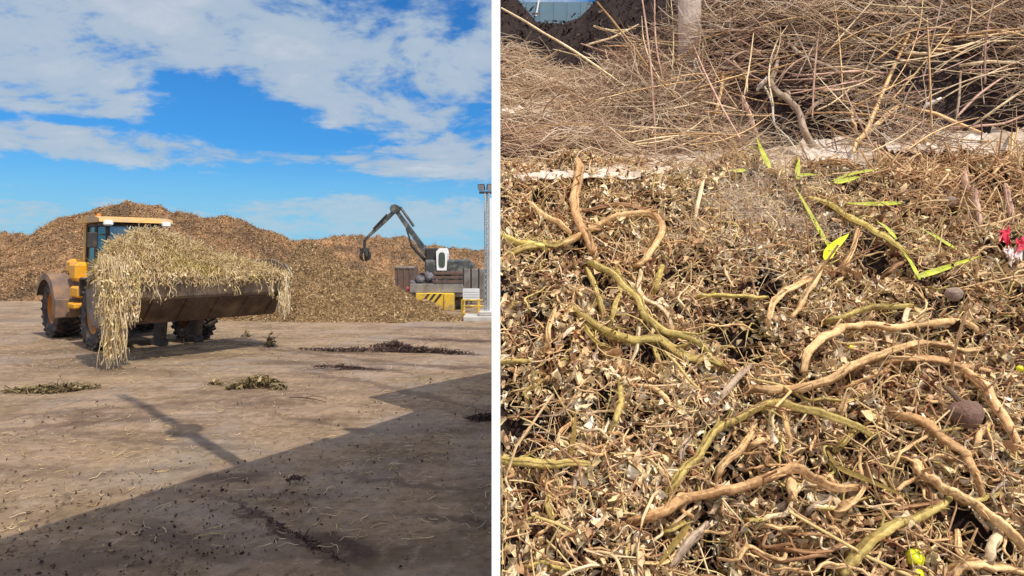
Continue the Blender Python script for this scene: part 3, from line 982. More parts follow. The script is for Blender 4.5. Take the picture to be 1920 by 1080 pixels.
# ------------------------------------------------------------------ material handler and the things round it
M_GREY = mat('boom_grey', (0.050, 0.056, 0.055), 0.5, 0.3, 1.0, dirt=(0.17, 0.16, 0.13), dirt_amt=0.3)
M_CWHITE = mat('cab_white', (0.80, 0.80, 0.79), 0.4, 0.04, 2.0)
M_RUST = mat('rusty_rail', (0.16, 0.095, 0.07), 0.8, 0.35, 2.0, dirt=(0.08, 0.06, 0.055), dirt_amt=0.4)
M_YBAR = mat('barrier_yellow', (0.72, 0.47, 0.04), 0.6, 0.12, 2.0, dirt=(0.38, 0.26, 0.10), dirt_amt=0.35)
M_BLACK = mat('black_paint', (0.035, 0.032, 0.03), 0.7, 0.2, 3.0)
M_GALV = mat('galvanised', (0.42, 0.44, 0.42), 0.5, 0.15, 3.0)
M_PANEL = mat('grey_panel', (0.26, 0.24, 0.22), 0.7, 0.2, 1.5, dirt=(0.17, 0.14, 0.11), dirt_amt=0.4)


def build_handler():
    D = 42.0
    r = empty('material_handler', at(822, 545, D) * Vector((1, 1, 0)).length * 0 + Vector((at(822, 500, D).x, D, 0)), 'dark grab crane with folded boom arm and white cab at the far heap', 'crane')
    X0 = r.location.x

    def L(px, py, dy=0.0):
        p = at(px, py, D)
        return Vector((p.x - X0, dy, p.z))
    MB().box(-1.6, 1.8, -1.4, 1.4, .25, .85, .1).box(-1.0, 1.0, -1.0, 1.0, .8, 1.0, .05).build('undercarriage', M_BLACK, r)
    for sx in (-1.2, 1.3):
        for sy in (-1.25, 1.25):
            MB().lathe([(.0, -.2), (.5, -.2), (.55, -.12), (.55, .12), (.5, .2), (.0, .2)], (sx, sy, .55), 'y', 18).build('wheel', M_TYRE, r)
    MB().box(-.75, 2.1, -1.2, 1.1, 1.0, 2.0, .12).box(.9, 2.3, -1.1, 1.1, 1.0, 1.75, .1).build('engine_house', M_GREY, r)
    MB().box(-.72, .1, -1.0, .4, 1.9, 2.75, .08).build('boom_mount', M_BLACK, r)
    cab = MB()
    a, b = L(823.5, 506), L(841, 469)
    cab.prism([(a.x, a.z), (a.x - .05, b.z - .1), (a.x + .15, b.z + .12), (b.x - .05, b.z + .12), (b.x + .05, b.z - .2), (b.x, a.z)], -1.3, -.1, 'y')
    c = cab.build('cab', M_CWHITE, r)
    e1, e2 = L(826.5, 501), L(838.5, 473)
    sq = lambda v: math.copysign(abs(v) ** .55, v)
    win = [(e1.x + (e2.x - e1.x) * (.5 + .5 * sq(math.cos(t))), e1.z + (e2.z - e1.z) * (.5 + .5 * sq(math.sin(t)))) for t in np.linspace(0, 2 * math.pi, 16, endpoint=False)]
    MB().prism(win, -1.33, -1.302, 'y').build('window', mat('handler_window', (0.07, 0.09, 0.07), 0.15), c)
    # boom and stick as tapering box sections
    def beam(p, q, w0, w1, name, t=.2, m=M_GREY, parent=r):
        d = (q - p).normalized()
        nrm = Vector((-d.z, 0, d.x))
        V = []
        for base, w in ((p, w0), (p + (q - p) * .35, max(w0, w1) * 1.15), (q, w1)):
            for sy in (-t, t):
                V += [base + nrm * w + Vector((0, sy, 0)), base - nrm * w + Vector((0, sy, 0))]
        Fs = []
        for k in (0, 4):
            Fs += [(k, k + 4, k + 6, k + 2), (k + 1, k + 3, k + 7, k + 5), (k, k + 1, k + 5, k + 4), (k + 2, k + 6, k + 7, k + 3)]
        Fs += [(0, 2, 3, 1), (8, 9, 11, 10)]
        return MB().add([tuple(v) for v in V], Fs).build(name, m, parent)
    piv, elb, tip = L(815, 496), L(741, 392), L(684, 450)
    bm = beam(piv, elb, .16, .11, 'boom')
    stk = beam(elb + Vector((.12, 0, .02)), tip, .115, .07, 'stick', .11)
    MB().tube([piv + Vector((-.35, -.3, .0)), piv.lerp(elb, .42) + Vector((-.42, -.28, -.22))], .11, 8).tube([piv.lerp(elb, .40) + Vector((-.42, -.28, -.2)), piv.lerp(elb, .66) + Vector((-.1, -.28, -.05))], .06, 8).build('boom_cylinder', M_BLACK, r)
    MB().tube([piv.lerp(elb, .62) + Vector((.25, -.1, .25)), elb + Vector((.35, -.1, .12))], .09, 8).tube([elb + Vector((.3, -.1, .14)), elb + Vector((-.25, -.1, .22))], .06, 8).build('stick_cylinder', M_GREY, r)
    MB().tube([elb.lerp(tip, .25) + Vector((0, -.2, .16)), elb.lerp(tip, .7) + Vector((0, -.2, .12))], .05, 6).build('hose', M_BLACK, stk)
    MB().lathe([(.0, -.3), (.3, -.3), (.3, .3), (.0, .3)], tuple(elb), 'y', 16).build('elbow_joint', M_GREY, r)
    g = MB().tube([tip, tip + Vector((-.02, 0, -.55))], .09, 8).lathe([(.0, .2), (.3, .15), (.32, -.1), (.0, -.15)], tuple(tip + Vector((0, 0, -.7))), 'z', 12)
    gr = g.build('grapple', M_BLACK, r)
    for k in range(5):
        a = 2 * math.pi * k / 5 + .3
        c0 = tip + Vector((0, 0, -.75))
        pts = [c0 + Vector((math.cos(a) * q, math.sin(a) * q, z)) for q, z in ((.12, 0), (.28, -.1), (.32, -.3), (.24, -.5), (.09, -.62))]
        MB().tube(pts, [.09, .11, .11, .09, .03], 6).build('tine', M_BLACK, gr)


build_handler()


def build_yard_things():
    # trailer with railed sides and a hazard-striped end
    D = 27.0
    r = empty('rail_trailer', (at(815, 500, D).x, D, 0), 'low trailer with rusty railed sides and a yellow and black striped skirt', 'trailer')
    X0 = r.location.x
    q = lambda px, py: (at(px, py, D).x - X0, at(px, py, D).z)
    bx0, bz0 = q(768, 549)
    bx1, bz1 = q(868, 510)
    MB().box(bx0, bx1, .1, 2.2, .55, bz0 + .02, .03).box(bx0, bx1, 0, .1, bz0, bz0 + .38, .02).build('bed', M_PANEL, r)
    for px in (815, 830, 846, 862):
        x, _ = q(px, 0)
        MB().box(x - .045, x + .045, 0.02, .13, bz0 + .3, bz1 + .05, .01).build('stake', M_RUST, r)
    for py in (512, 520, 528):
        x0, z = q(813, py)
        x1, _ = q(868, py)
        MB().box(x0, x1, -.02, .015, z - .065, z + .05, .01).build('rail', M_RUST, r)
    sx0, sz1 = q(781, 549)
    sx1, sz0 = q(833, 579)
    sk = MB().box(sx0, sx1, -.25, .1, sz0, sz1, .02).build('striped_skirt', M_YBAR, r)
    st = MB()
    w = (sx1 - sx0)
    for k in range(5):
        x = sx0 + .03 + k * w / 4.6
        h = sz1 - sz0 - .06
        pl = [(x, sz0 + .03), (x + .12, sz0 + .03), (min(x + .12 + h * .75, sx1 - .01), sz1 - .03), (min(x + h * .75, sx1 - .012), sz1 - .03)]
        if pl[2][0] - pl[3][0] > .02:
            st.prism(pl, -.256, -.247, 'y')
    st.build('black_stripes', M_BLACK, sk)
    ex1, _ = q(852, 0)
    MB().box(sx1 + .003, ex1, -.30, .3, sz0 - .05, sz1 - .01, .03).build('end_panel', M_YBAR, r)
    for dx in (0, .0):
        pass
    wx, _ = q(856, 0)
    MB().lathe([(.0, -.2), (.36, -.2), (.48, -.14), (.5, 0), (.48, .14), (.36, .2), (.0, .2)], (wx, .45, .5), 'y', 24).build('wheel', M_TYRE, r)
    MB().box(wx - .3, wx + .3, .2, .6, .6, 1.0, .05).build('mudguard', M_RUST, r)
    # rubble and a red drum on the bed
    rr = MB()
    rs_ = random.Random(3)
    for k in range(26):
        x = rs_.uniform(bx0 + .1, bx0 + 1.1)
        y = rs_.uniform(.15, 1.6)
        s = rs_.uniform(.08, .2)
        M = Matrix.Translation((x + X0, y + D, bz0 + .1 + s * .6 + .45 * max(0, 1 - abs(x - bx0 - .65) / .8))) @ Matrix.Rotation(rs_.uniform(0, 3), 4, (rs_.random(), rs_.random(), 1))
        rr.box(-s, s * .9, -s * .7, s, -s * .6, s * .6, s * .3, M)
    tag(rr.build('rubble_pile', mat('rubble_grey', (.13, .115, .125), .9, .4, 3)), 'small pile of dark grey rubble lying on the railed trailer', 'rubble')
    p = at(769, 526, D)
    dr = MB().lathe([(a_ * .6, b_ * 1.1) for a_, b_ in [(0, -.17), (.22, -.17), (.23, -.15), (.22, -.05), (.235, -.04), (.22, -.03), (.22, .08), (.235, .09), (.22, .1), (.22, .16), (.19, .18), (0, .17)]], (p.x, D + .3, bz0 + .12), 'x', 20)
    tag(dr.build('drum', M_RED), 'red drum lying at the left end of the railed trailer', 'drum')
    # skip behind the green heap
    D2 = 33.0
    a, b = at(740, 530, D2), at(776, 501, D2)
    r2 = empty('skip_container', ((a.x + b.x) / 2, D2, 0), 'dark brown open skip half hidden behind the greenish heap', 'skip')
    w = (b.x - a.x) / 2
    o = MB().prism([(-w * .9, .05), (w * .9, .05), (w, b.z), (-w, b.z)], 0, 1.5, 'y').build('tub', M_RUST, r2)
    MB().box(-w - .04, w + .04, -.05, .08, b.z - .06, b.z + .05, .01).build('rim', M_PANEL, r2)
    for k in range(3):
        x = -w * .6 + k * w * .6
        MB().box(x - .04, x + .04, -.04, .0, .1, b.z - .08, .01).build('rib', M_RUST, r2)
    # grey fence panels right of the trailer
    D3 = 30.0
    a, b = at(869, 520, D3), at(912, 504, D3)
    r3 = empty('panel_fence', ((a.x + b.x) / 2, D3, 0), 'tall grey panel fence beside the lamp mast behind the railing', 'fence')
    w = (b.x - a.x) / 2
    for k in range(3):
        x0 = -w + k * 2 * w / 3
        m_ = MB().box(x0 + .02, x0 + 2 * w / 3 - .02, 0, .05, .1, b.z, .01)
        for j in range(5):
            xx = x0 + .05 + j * (2 * w / 3 - .1) / 5
            m_.box(xx, xx + .035, -.025, .0, .12, b.z - .03)
        m_.build('panel', M_PANEL, r3)
    for k in range(4):
        x0 = -w + k * 2 * w / 3
        MB().box(x0 - .03, x0 + .03, -.03, .06, 0, b.z + .04, .008).build('post', M_BLACK, r3)
    # white board on legs
    D4 = 26.0
    a, b = at(868, 564, D4), at(899, 541, D4)
    r4 = empty('sign_board', ((a.x + b.x) / 2, D4, 0), 'pale grey board on two legs behind the yellow railing', 'board')
    w = (b.x - a.x) / 2
    MB().box(-w, w, -.02, .02, a.z, b.z, .006).build('panel', mat('board_white', (.66, .66, .66), .6, .06, 3), r4)
    for x in (-w * .8, w * .8):
        MB().box(x - .025, x + .025, .021, .06, 0, b.z - .05, .005).build('leg', M_GALV, r4)
    for z in (.3, .5, .7):
        MB().box(-w + .04, w - .04, -.026, -.0205, a.z + z * (b.z - a.z) - .015, a.z + z * (b.z - a.z) + .015).build('slat', M_GALV, r4)
    # yellow railing
    D5 = 24.0
    r5 = empty('safety_railing', (at(882, 500, D5).x, D5, 0), 'yellow tube safety railing in front of the pale board', 'railing')
    X5 = r5.location.x
    for px in (866, 896):
        x = at(px, 0, D5).x - X5
        MB().tube([(x, 0, 0), (x, 0, at(0, 562, D5).z)], .035, 8).build('post', M_YBAR, r5)
        MB().tube([(x, .02, .12), (x, 1.1, .12)], .03, 8).tube([(x, .02, .62), (x, 1.1, .62), (x, 1.1, 0)], .03, 8).build('return_rail', M_YBAR, r5)
    for py in (563, 574, 589):
        z = at(0, py, D5).z
        MB().tube([(at(866, 0, D5).x - X5, 0, z), (at(905, 0, D5).x - X5, 0, z)], .03, 8).build('rail', M_YBAR, r5)
    # concrete plinth
    a, b = at(868, 600, 22.6), at(926, 600, 22.6)
    tag(MB().box(a.x, b.x, 22.6, 23.8, -.02, .17, .03).box(b.x - .55, b.x, 22.7, 23.7, .165, .34, .03).build('concrete_plinth', mat('pale_concrete', (.46, .43, .39), .85, .15, 3, .3, 20)), 'pale concrete plinth under the lamp mast', 'plinth')
    # floodlight mast
    Dm = 23.2
    x = at(913, 0, Dm).x
    r6 = empty('lamp_mast', (x, Dm, .17), 'tall grey lattice floodlight mast standing at the edge of the white divider', 'lamp mast')
    H = at(0, 362, Dm).z - .17
    for sx, sy in ((-.075, -.075), (.0, .09), (.075, -.075)):
        MB().tube([(sx, sy, 0), (sx, sy, H)], .024, 6).build('tube', M_GALV, r6)
    lt = MB()
    nst = 22
    for k in range(nst):
        z0, z1 = H * k / nst, H * (k + 1) / nst
        lt.tube([(-.075, -.075, z0), (.075, -.075, z1)], .009, 4).tube([(-.075, -.075, z0), (0, .09, z1)], .009, 4).tube([(.075, -.075, z0), (0, .09, z1)], .009, 4)
    lt.build('lattice', M_GALV, r6)
    hb = MB().box(-.28, .22, -.05, .05, H - .02, H + .06, .01)
    hb.build('head_bar', M_BLACK, r6)
    for xx, tl in ((-.20, -20), (.12, 15)):
        M = Matrix.Translation((xx, -.04, H + .2)) @ Matrix.Rotation(R(tl), 4, 'Z') @ Matrix.Rotation(R(25), 4, 'X')
        fl = MB().box(-.13, .13, -.03, .05, -.12, .12, .02, M)
        fo = fl.build('floodlight', M_BLACK, r6)
        MB().box(-.11, .11, -.036, -.0305, -.1, .1, 0, M).build('lens', M_GALV, fo)
    x2 = at(919.5, 0, 22.9).x
    tag(MB().tube([(x2, 22.9, .3), (x2, 22.9, at(0, 372, 22.9).z)], .035, 10).box(x2 - .09, x2 + .09, 22.81, 22.99, .3, .33).build('pole', M_CWHITE), 'slim white pole right beside the lattice lamp mast', 'pole')


build_yard_things()

# ------------------------------------------------------------------ scraps lying on the yard
M_DEB = ramp_mat('scrap_litter', [(0.0, (0.045, 0.032, 0.02)), (0.4, (0.15, 0.105, 0.05)), (0.7, (0.26, 0.21, 0.09)), (1.0, (0.45, 0.36, 0.22))])
M_DEBD = ramp_mat('dark_litter', [(0.0, (0.03, 0.018, 0.018)), (0.6, (0.075, 0.042, 0.038)), (1.0, (0.16, 0.10, 0.075))])


def scrap(px, py, rx, ry, n, size, h, label, m=M_DEB, rot=0.0, name='plant_scraps', lobes=4):
    X, Y = gp(px, py)
    x = rx * (rng.random(n) + rng.random(n) - 1) * 1.05
    y = np.clip(rng.normal(size=n), -1.6, 1.6) * ry * .45 * (1 - .5 * np.abs(x / rx)) + ry * .3 * np.sin(x / rx * 4 + px)
    c, s = math.cos(R(rot)), math.sin(R(rot))
    hh = h * np.exp(-(x / rx) ** 2 * 2.2 - (y / ry) ** 2 * 2.2)
    P = np.stack([x * c - y * s, x * s + y * c, hh * rng.random(n) + .015], -1)
    N = rng.normal(size=(n, 3)) + np.array([0, 0, .7])
    L = size * rng.uniform(.5, 1.6, n)
    V, Fq, kk = leaf_arrays(P, N, L, L * rng.uniform(.15, .5, n), rng.normal(size=n), .25, rng.normal(size=n) * .8)
    rn = np.repeat(rng.random(n), kk)
    q = max(4, n // 14)
    ii = rng.integers(0, n, q)
    D = np.stack([rng.normal(size=q), rng.normal(size=q), rng.normal(size=q) * .25], -1)
    C = curves(P[ii] + np.array([0, 0, .015]), D, size * rng.uniform(2, 6, q), 7, .2)
    V2, F2, k2 = tube_arrays(C, rng.uniform(.004, .009, q), 4)
    o = np_mesh(name, np.concatenate([V, V2]), np.concatenate([Fq, F2 + len(V)]), m, None, np.concatenate([rn, np.repeat(rng.random(q), k2)]))
    o.location = (X, Y, 0.0)
    return tag(o, label, 'plant scraps')


scrap(92, 733, .85, .20, 520, .075, .10, 'flat strip of dry leaf scraps on the dirt at the left edge', rot=18)
scrap(485, 727, .55, .26, 560, .085, .22, 'loose clump of dry leaves and twigs in the middle of the yard')
scrap(405, 722, .16, .07, 50, .07, .08, 'few dark leaf scraps just left of the leafy clump', lobes=2)
scrap(507, 650, .14, .10, 90, .10, .42, 'small upright tuft of dry leaves right of the loader', lobes=2)
scrap(462, 633, .16, .08, 60, .08, .18, 'tiny tuft of straw on the dirt below the bucket end', lobes=2)
scrap(905, 787, .24, .10, 300, .05, .07, 'dark scrap of leaves in the shadow beside the divider', M_DEBD, lobes=2)
scrap(780, 660, 1.7, .17, 900, .07, .12, 'long dark purple brown streak of rotten waste across the yard', M_DEBD, rot=-16)
scrap(735, 652, .6, .22, 420, .07, .17, 'dark rotten lump heading the long purple brown streak', M_DEBD, rot=-10)
scrap(655, 692, .95, .10, 300, .06, .05, 'thin dark row of rotten scraps below the greenish heap', M_DEBD, rot=-20)
scrap(640, 658, 1.2, .16, 300, .07, .05, 'faint dark scatter between the tuft and the purple brown streak', M_DEBD, rot=-12)
scrap(555, 903, .10, .07, 90, .03, .04, 'small black crumb of waste in the middle of the shadow', M_DEBD, lobes=2)
scrap(560, 1010, .75, .03, 330, .020, .01, 'broken line of black crumbs running through the near shadow', M_DEBD, rot=-42)


def build_twig():
    X, Y = gp(575, 752)
    t = MB().tube([(-.34, .16, .03), (-.1, .04, .05), (.12, -.06, .05), (.36, -.14, .02)], [.008, .012, .011, .005], 6)
    t.tube([(-.05, .02, .05), (.08, .08, .07), (.3, .10, .03)], [.008, .007, .003], 6).tube([(.1, -.05, .05), (.14, -.16, .05), (.26, -.22, .02)], [.007, .006, .003], 6)
    o = t.build('twig', mat('twig_brown', (.11, .07, .045), .9, .3, 8))
    o.location = (X, Y, 0)
    tag(o, 'thin forked brown twig lying right of the leafy clump', 'twig')


build_twig()


def build_crumbs():
    n = 6000
    px = rng.uniform(-20, 930, n)
    py = 560 + (1085 - 560) * rng.random(n) ** .8
    d = CAMZ * F / (py - HOR)
    x = (px - 960) / F * d
    cl = fbm(x * .8, d * .8, 3, 3)
    ok = cl + rng.normal(size=n) * .22 > .28
    P = np.stack([x, d, np.full(n, .014)], -1)[ok]
    n = len(P)
    P[:, 2] += .035 * fbm(P[:, 0] * .45, P[:, 1] * .45, 3, 1)
    N = rng.normal(size=(n, 3)) * .6 + np.array([0, 0, 1])
    L = .006 + .045 * rng.random(n) ** 3.2
    V, Fq, k = leaf_arrays(P, N, L, L * rng.uniform(.3, .7, n), rng.normal(size=n) * 1.2, .3, rng.normal(size=n))
    tag(np_mesh('scattered_crumbs', V, Fq, M_DEBD, None, np.repeat(rng.random(n), k)), 'dark crumbs of plant litter scattered over the dirt yard', 'litter', kind='stuff')


build_crumbs()


def build_fallen_straw():
    n = 1500
    px = np.concatenate([200 + rng.normal(size=500) * 130, rng.uniform(-10, 925, n - 500)])
    py = np.concatenate([655 + np.abs(rng.normal(size=500)) * 30 - 20, 615 + 420 * rng.random(n - 500) ** 1.6])
    d = CAMZ * F / (py - HOR)
    x = (px - 960) / F * d
    P = np.stack([x, d, .016 + .035 * fbm(x * .45, d * .45, 3, 1)], -1)
    D = np.stack([rng.normal(size=n), rng.normal(size=n), rng.normal(size=n) * .06], -1)
    C = curves(P, D, rng.uniform(.03, .22, n), 6, .2)
    C[:, :, 2] = np.maximum(C[:, :, 2], P[:, None, 2] - .004)
    V, Fq, k = tube_arrays(C, rng.uniform(.0015, .005, n), 3)
    tag(np_mesh('fallen_straw', V, Fq, M_STRAW, None, np.repeat(rng.random(n) * .9, k)), 'loose straw dropped over the dirt yard', 'straw', kind='stuff')


build_fallen_straw()

# ------------------------------------------------------------------ close heap of vine waste and the brush pile behind it
D_PROF = np.array([-1.0, .3, 1.0, 1.5, 3.2, 3.75])
Z_PROF = np.array([-.4, 0.0, 1.05, 1.644, 2.79, 3.0])
DCR = 5.0


def zc(x):
    return np.interp(x, [-.2, .05, .3, .62, 1.0, 1.37, 1.62, 2.6, 4.5], [3.86, 3.84, 3.72, 3.66, 3.86, 4.08, 4.48, 4.9, 5.0])


def Hs(x, d):
    """smooth surface of the heap, the pale ledge and the brush pile"""
    x, d = np.asarray(x, float), np.asarray(d, float)
    base = np.interp(d, D_PROF, Z_PROF)
    c = zc(x)
    t = np.clip((d - 3.75) / (DCR - 3.75), 0, 1)
    brush = 3.0 + (c - 3.0) * (t ** 0.9)
    back = c - 1.2 * np.clip(d - DCR, 0, 9) ** 1.3
    z = np.where(d < 3.75, base, np.where(d < DCR, brush, back))
    edge = np.clip((x - 2.9 - .35 * (d - 1.5)) / 1.2, 0, 1)          # falls away beyond the right of the view
    return z - edge ** 2 * 1.2


PX_PITS = [(985, 765, 50, .20), (1120, 540, 28, .12), (1437, 527, 28, .12), (1628, 498, 30, .12), (1309, 1030, 36, .14), (1120, 972, 18, .08), (1826, 984, 40, .14), (1607, 955, 28, .12),
           (1376, 628, 48, .15), (1131, 769, 20, .10), (987, 935, 26, .12), (1227, 676, 26, .12), (1844, 357, 26, .10), (1080, 470, 22, .10), (1010, 590, 26, .10), (1250, 520, 22, .10),
           (1345, 880, 24, .10), (1470, 905, 22, .10), (1510, 735, 30, .10), (1700, 870, 24, .08), (1590, 820, 20, .10), (1400, 750, 20, .08), (960, 690, 20, .08), (1885, 610, 26, .1), (1750, 585, 24, .1), (1180, 830, 20, .08),
           (1490, 215, 75, .28), (1420, 185, 50, .22), (1830, 200, 80, .26), (1740, 160, 50, .2), (1280, 110, 30, .14), (1230, 275, 60, .08), (1640, 130, 40, .15)]


def ray_hit(px, py, lift=0.0):
    d = np.arange(1.2, 5.4, .006)
    z = CAMZ + (HOR - py) / F * d
    x = (px - 960) / F * d
    h = Hs(x, d) + lift + np.maximum(0, .045 * fbm(x * 3.2, d * 3.2, 3, 2)) * .9 * (d < 3.4)
    i = np.nonzero(h >= z)[0]
    k = d[i[0]] if len(i) else (DCR + .1)
    return Vector(((px - 960) / F * k, k, CAMZ + (HOR - py) / F * k))


PITS = []
for px, py, r_, dep in PX_PITS:
    p = ray_hit(px, py)
    PITS.append((p.x, p.y, r_ * p.y / F * (1.1 if p.y < 3.4 else 1.35), dep))


def pitv(x, d):
    t = 0
    for a, b, r_, dep in PITS:
        t = np.maximum(t, dep * np.exp(-(((x - a) / r_) ** 2 + ((d - b) / (r_ * 1.3)) ** 2) * 1.2))
    return t


def Hc(x, d):
    rough = np.where(d < 3.4, 1.0, np.clip((d - 3.7) / .5, .25, 1.6))
    return Hs(x, d) + (.045 * fbm(x * 3.2, d * 3.2, 3, 2) + (.038 * vnoise(x * 8.5, d * 8.5, 4) + .030 * vnoise(x * 19, d * 19, 1)) * (d < 3.5) + .018 * vnoise(x * 13, d * 13, 4)) * rough - pitv(x, d) * 1.9


def xmin(d):
    return -.025 * d + .0095


M_GAP_SHADE = mat('heap_core_shade', (0.026, 0.014, 0.011), 0.95, 0.6, 30.0, 0.5, 160)  # near-black core colour stands in for the shade in gaps between leaves
M_BRUSH_SHADE = mat('brush_shade_core', (0.032, 0.018, 0.016), 0.95, 0.6, 25.0, 0.5, 120)  # dark core colour paints in the shade of the brush hollows
M_LEAF = ramp_mat('dry_leaf', [(0.0, (0.055, 0.024, 0.016)), (0.17, (0.26, 0.125, 0.07)), (0.36, (0.62, 0.42, 0.25)), (0.60, (0.78, 0.60, 0.385)), (0.82, (0.74, 0.61, 0.35)), (1.0, (0.90, 0.81, 0.66))],
                   patch=(0.86, 0.66, 0.52), patch_scale=3.2, transl=0.06)
M_STEM = ramp_mat('dry_stem', [(0.0, (0.24, 0.10, 0.05)), (0.35, (0.56, 0.36, 0.20)), (0.65, (0.68, 0.50, 0.29)), (0.85, (0.56, 0.44, 0.17)), (1.0, (0.78, 0.64, 0.44))])
M_TWIG = ramp_mat('brush_twig', [(0.0, (0.12, 0.065, 0.05)), (0.25, (0.33, 0.21, 0.145)), (0.6, (0.54, 0.40, 0.275)), (0.85, (0.66, 0.52, 0.37)), (1.0, (0.76, 0.67, 0.58))], patch=(0.78, 0.62, 0.62), patch_scale=1.3)
M_FIBRE = ramp_mat('grey_fibre', [(0.0, (0.42, 0.29, 0.20)), (0.5, (0.70, 0.57, 0.44)), (1.0, (0.86, 0.76, 0.64))])


def surf_normal(x, d, f=None):
    f = f or Hs
    e = .02
    return unit(np.stack([-(f(x + e, d) - f(x - e, d)) / (2 * e), -(f(x, d + e) - f(x, d - e)) / (2 * e), np.ones_like(x)], -1))


def sample(n, d0, d1, bias=0.0):
    """random points of the heap's surface in the part the photograph shows (and a margin)"""
    d = d0 + (d1 - d0) * rng.random(n) ** (1 + bias)
    x0, x1 = xmin(d) + .012, .82 * d + .35
    return x0 + rng.random(n) * (x1 - x0), d


def build_close_heap():
    def grid(name, d0, d1, nx, nd, xm, m):
        ds = np.linspace(d0, d1, nd)
        us = np.linspace(0, 1, nx)
        gd, gu = np.meshgrid(ds, us, indexing='ij')
        gx = xmin(gd) + gu * (xm - xmin(gd))
        V = np.stack([gx, gd, Hc(gx, gd) - .02], -1).reshape(-1, 3)
        i = np.arange(nd - 1)[:, None] * nx + np.arange(nx - 1)[None]
        return np_mesh(name, V, np.stack([i, i + 1, i + nx + 1, i + nx], -1).reshape(-1, 4), m, smooth=True)
    near = grid('vine_heap', .25, 3.9, 190, 190, 4.2, M_GAP_SHADE)
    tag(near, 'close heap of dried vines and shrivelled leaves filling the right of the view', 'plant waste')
    far = grid('brush_pile', 3.7, 7.6, 200, 150, 6.0, M_BRUSH_SHADE)
    tag(far, 'tangled pile of thin dry branches rising behind the close vine heap', 'brush pile')
    # leaves
    n = 52000
    x, d = sample(n, 1.25, 3.45, .1)
    pv = pitv(x, d)
    cl = vnoise(x * 8.5, d * 8.5, 4) * .6 + vnoise(x * 19, d * 19, 1) * .6
    ok = (rng.random(n) > np.clip(pv * 9, 0, .90)) & (cl + .35 * rng.normal(size=n) > -.42)
    x, d = x[ok], d[ok]
    n = len(x)
    P = np.stack([x, d, Hc(x, d)], -1)
    N0 = surf_normal(x, d)
    N = unit(N0 * .55 + rng.normal(size=(n, 3)) * .8)
    L = rng.uniform(.018, .056, n) * np.where(rng.random(n) < .07, 1.3, 1)
    P += N0 * (rng.random(n) ** 1.4 * .040)[:, None]
    V, Fq, k = leaf_arrays(P, N, L, L * rng.uniform(.16, .46, n), rng.normal(size=n) * 1.7, rng.uniform(.2, 1.0, n), rng.normal(size=n) * 1.7, None, .075)
    tone = np.clip(.66 + .27 * rng.normal(size=n) + .18 * fbm(x * 4, d * 4, 3, 3) - .35 * (rng.random(n) < .14), 0, 1)
    o = np_mesh('dry_leaves', V, Fq, M_LEAF, near, np.repeat(tone, k))
    o['kind'] = 'stuff'
    # thin stems and tendrils among the leaves
    n = 5600
    x, d = sample(n, 1.25, 3.5, .1)
    ok = rng.random(n) > np.clip(pitv(x, d) * 9, 0, .93)
    x, d = x[ok], d[ok]
    n = len(x)
    N0 = surf_normal(x, d)
    D = rng.normal(size=(n, 3)) + np.array([.3, 0, 0])
    D = D - N0 * ((D * N0).sum(1) * .90)[:, None]
    P = np.stack([x, d, Hc(x, d)], -1) + N0 * rng.uniform(0, .05, n)[:, None]
    right = np.clip((x / d - .42) * 4, 0, 1) * np.clip((d - 2.6) * 2, 0, 1)      # reddish stalks at the upper right
    long_ = (rng.random(n) < .02) * 1.0
    P = P + N0 * (long_ * .022)[:, None]
    C = curves(P, D, rng.uniform(.04, .20, n) * (1 + 1.0 * right + 1.2 * long_), 9, .42)
    C[:, :, 0] = np.maximum(C[:, :, 0], xmin(C[:, :, 1]) + .005)
    V, Fq, k = tube_arrays(C, rng.uniform(.0010, .0034, n) * (1 + .9 * right + .55 * long_), 5)
    tone = np.clip(rng.random(n) * (1 - right) + right * rng.uniform(.2, .5, n), 0, 1)
    o = np_mesh('tendrils', V, Fq, M_STEM, near, np.repeat(tone, k))
    o['kind'] = 'stuff'
    # grey hair-like fibres near the crest
    n = 2400
    px = 1430 + rng.normal(size=n) * 85
    py = 372 + rng.normal(size=n) * 50
    P = np.array([ray_hit(a, b, .02)[:] for a, b in zip(px[::6], py[::6])])
    P = np.repeat(P, 6, 0)[:n] + rng.normal(size=(n, 3)) * np.array([.035, .04, .012])
    D = rng.normal(size=(n, 3)) * np.array([1, .8, .5])
    C = curves(P, D, rng.uniform(.05, .16, n), 7, .35)
    V, Fq, k = tube_arrays(C, rng.uniform(.0005, .0012, n), 3)
    o = np_mesh('grey_fibres', V, Fq, M_FIBRE, near, np.repeat(rng.random(n), k))
    o['kind'] = 'stuff'
    # the brush: countless thin twigs
    n = 14000
    x, d = sample(n, 3.3, 5.25, 0)
    ok = (rng.random(n) > np.clip(pitv(x, d) * 6.5, 0, .93)) & ((d > 3.66) | (rng.random(n) < .16))
    x, d = x[ok], d[ok]
    n = len(x)
    N0 = surf_normal(x, d)
    ang = rng.normal(size=n) * .36
    D = np.stack([np.cos(ang), np.sin(ang) * .5, np.sin(ang) * .85 + rng.normal(size=n) * .22], -1)
    D = np.where((rng.random(n) < .14)[:, None], rng.normal(size=(n, 3)), D)
    left = np.clip(1 - x / .9, 0, 1)
    D[:, 2] *= 1 - .6 * left
    P = np.stack([x, d, Hc(x, d)], -1) + N0 * (rng.random(n) ** 1.4 * .16)[:, None]
    L = rng.uniform(.12, .75, n) * (1 - .35 * left)
    C = curves(P, D, L, 8, .16)
    C[:, :, 0] = np.maximum(C[:, :, 0], xmin(C[:, :, 1]) + .006)
    V, Fq, k = tube_arrays(C, rng.uniform(.0013, .0042, n), 4)
    o = np_mesh('thin_twigs', V, Fq, M_TWIG, far, np.repeat(np.clip(rng.random(n) * (1 - .35 * left) + .35 * left, 0, 1), k))
    o['kind'] = 'stuff'
    # dead leaves caught in the brush
    n = 7000
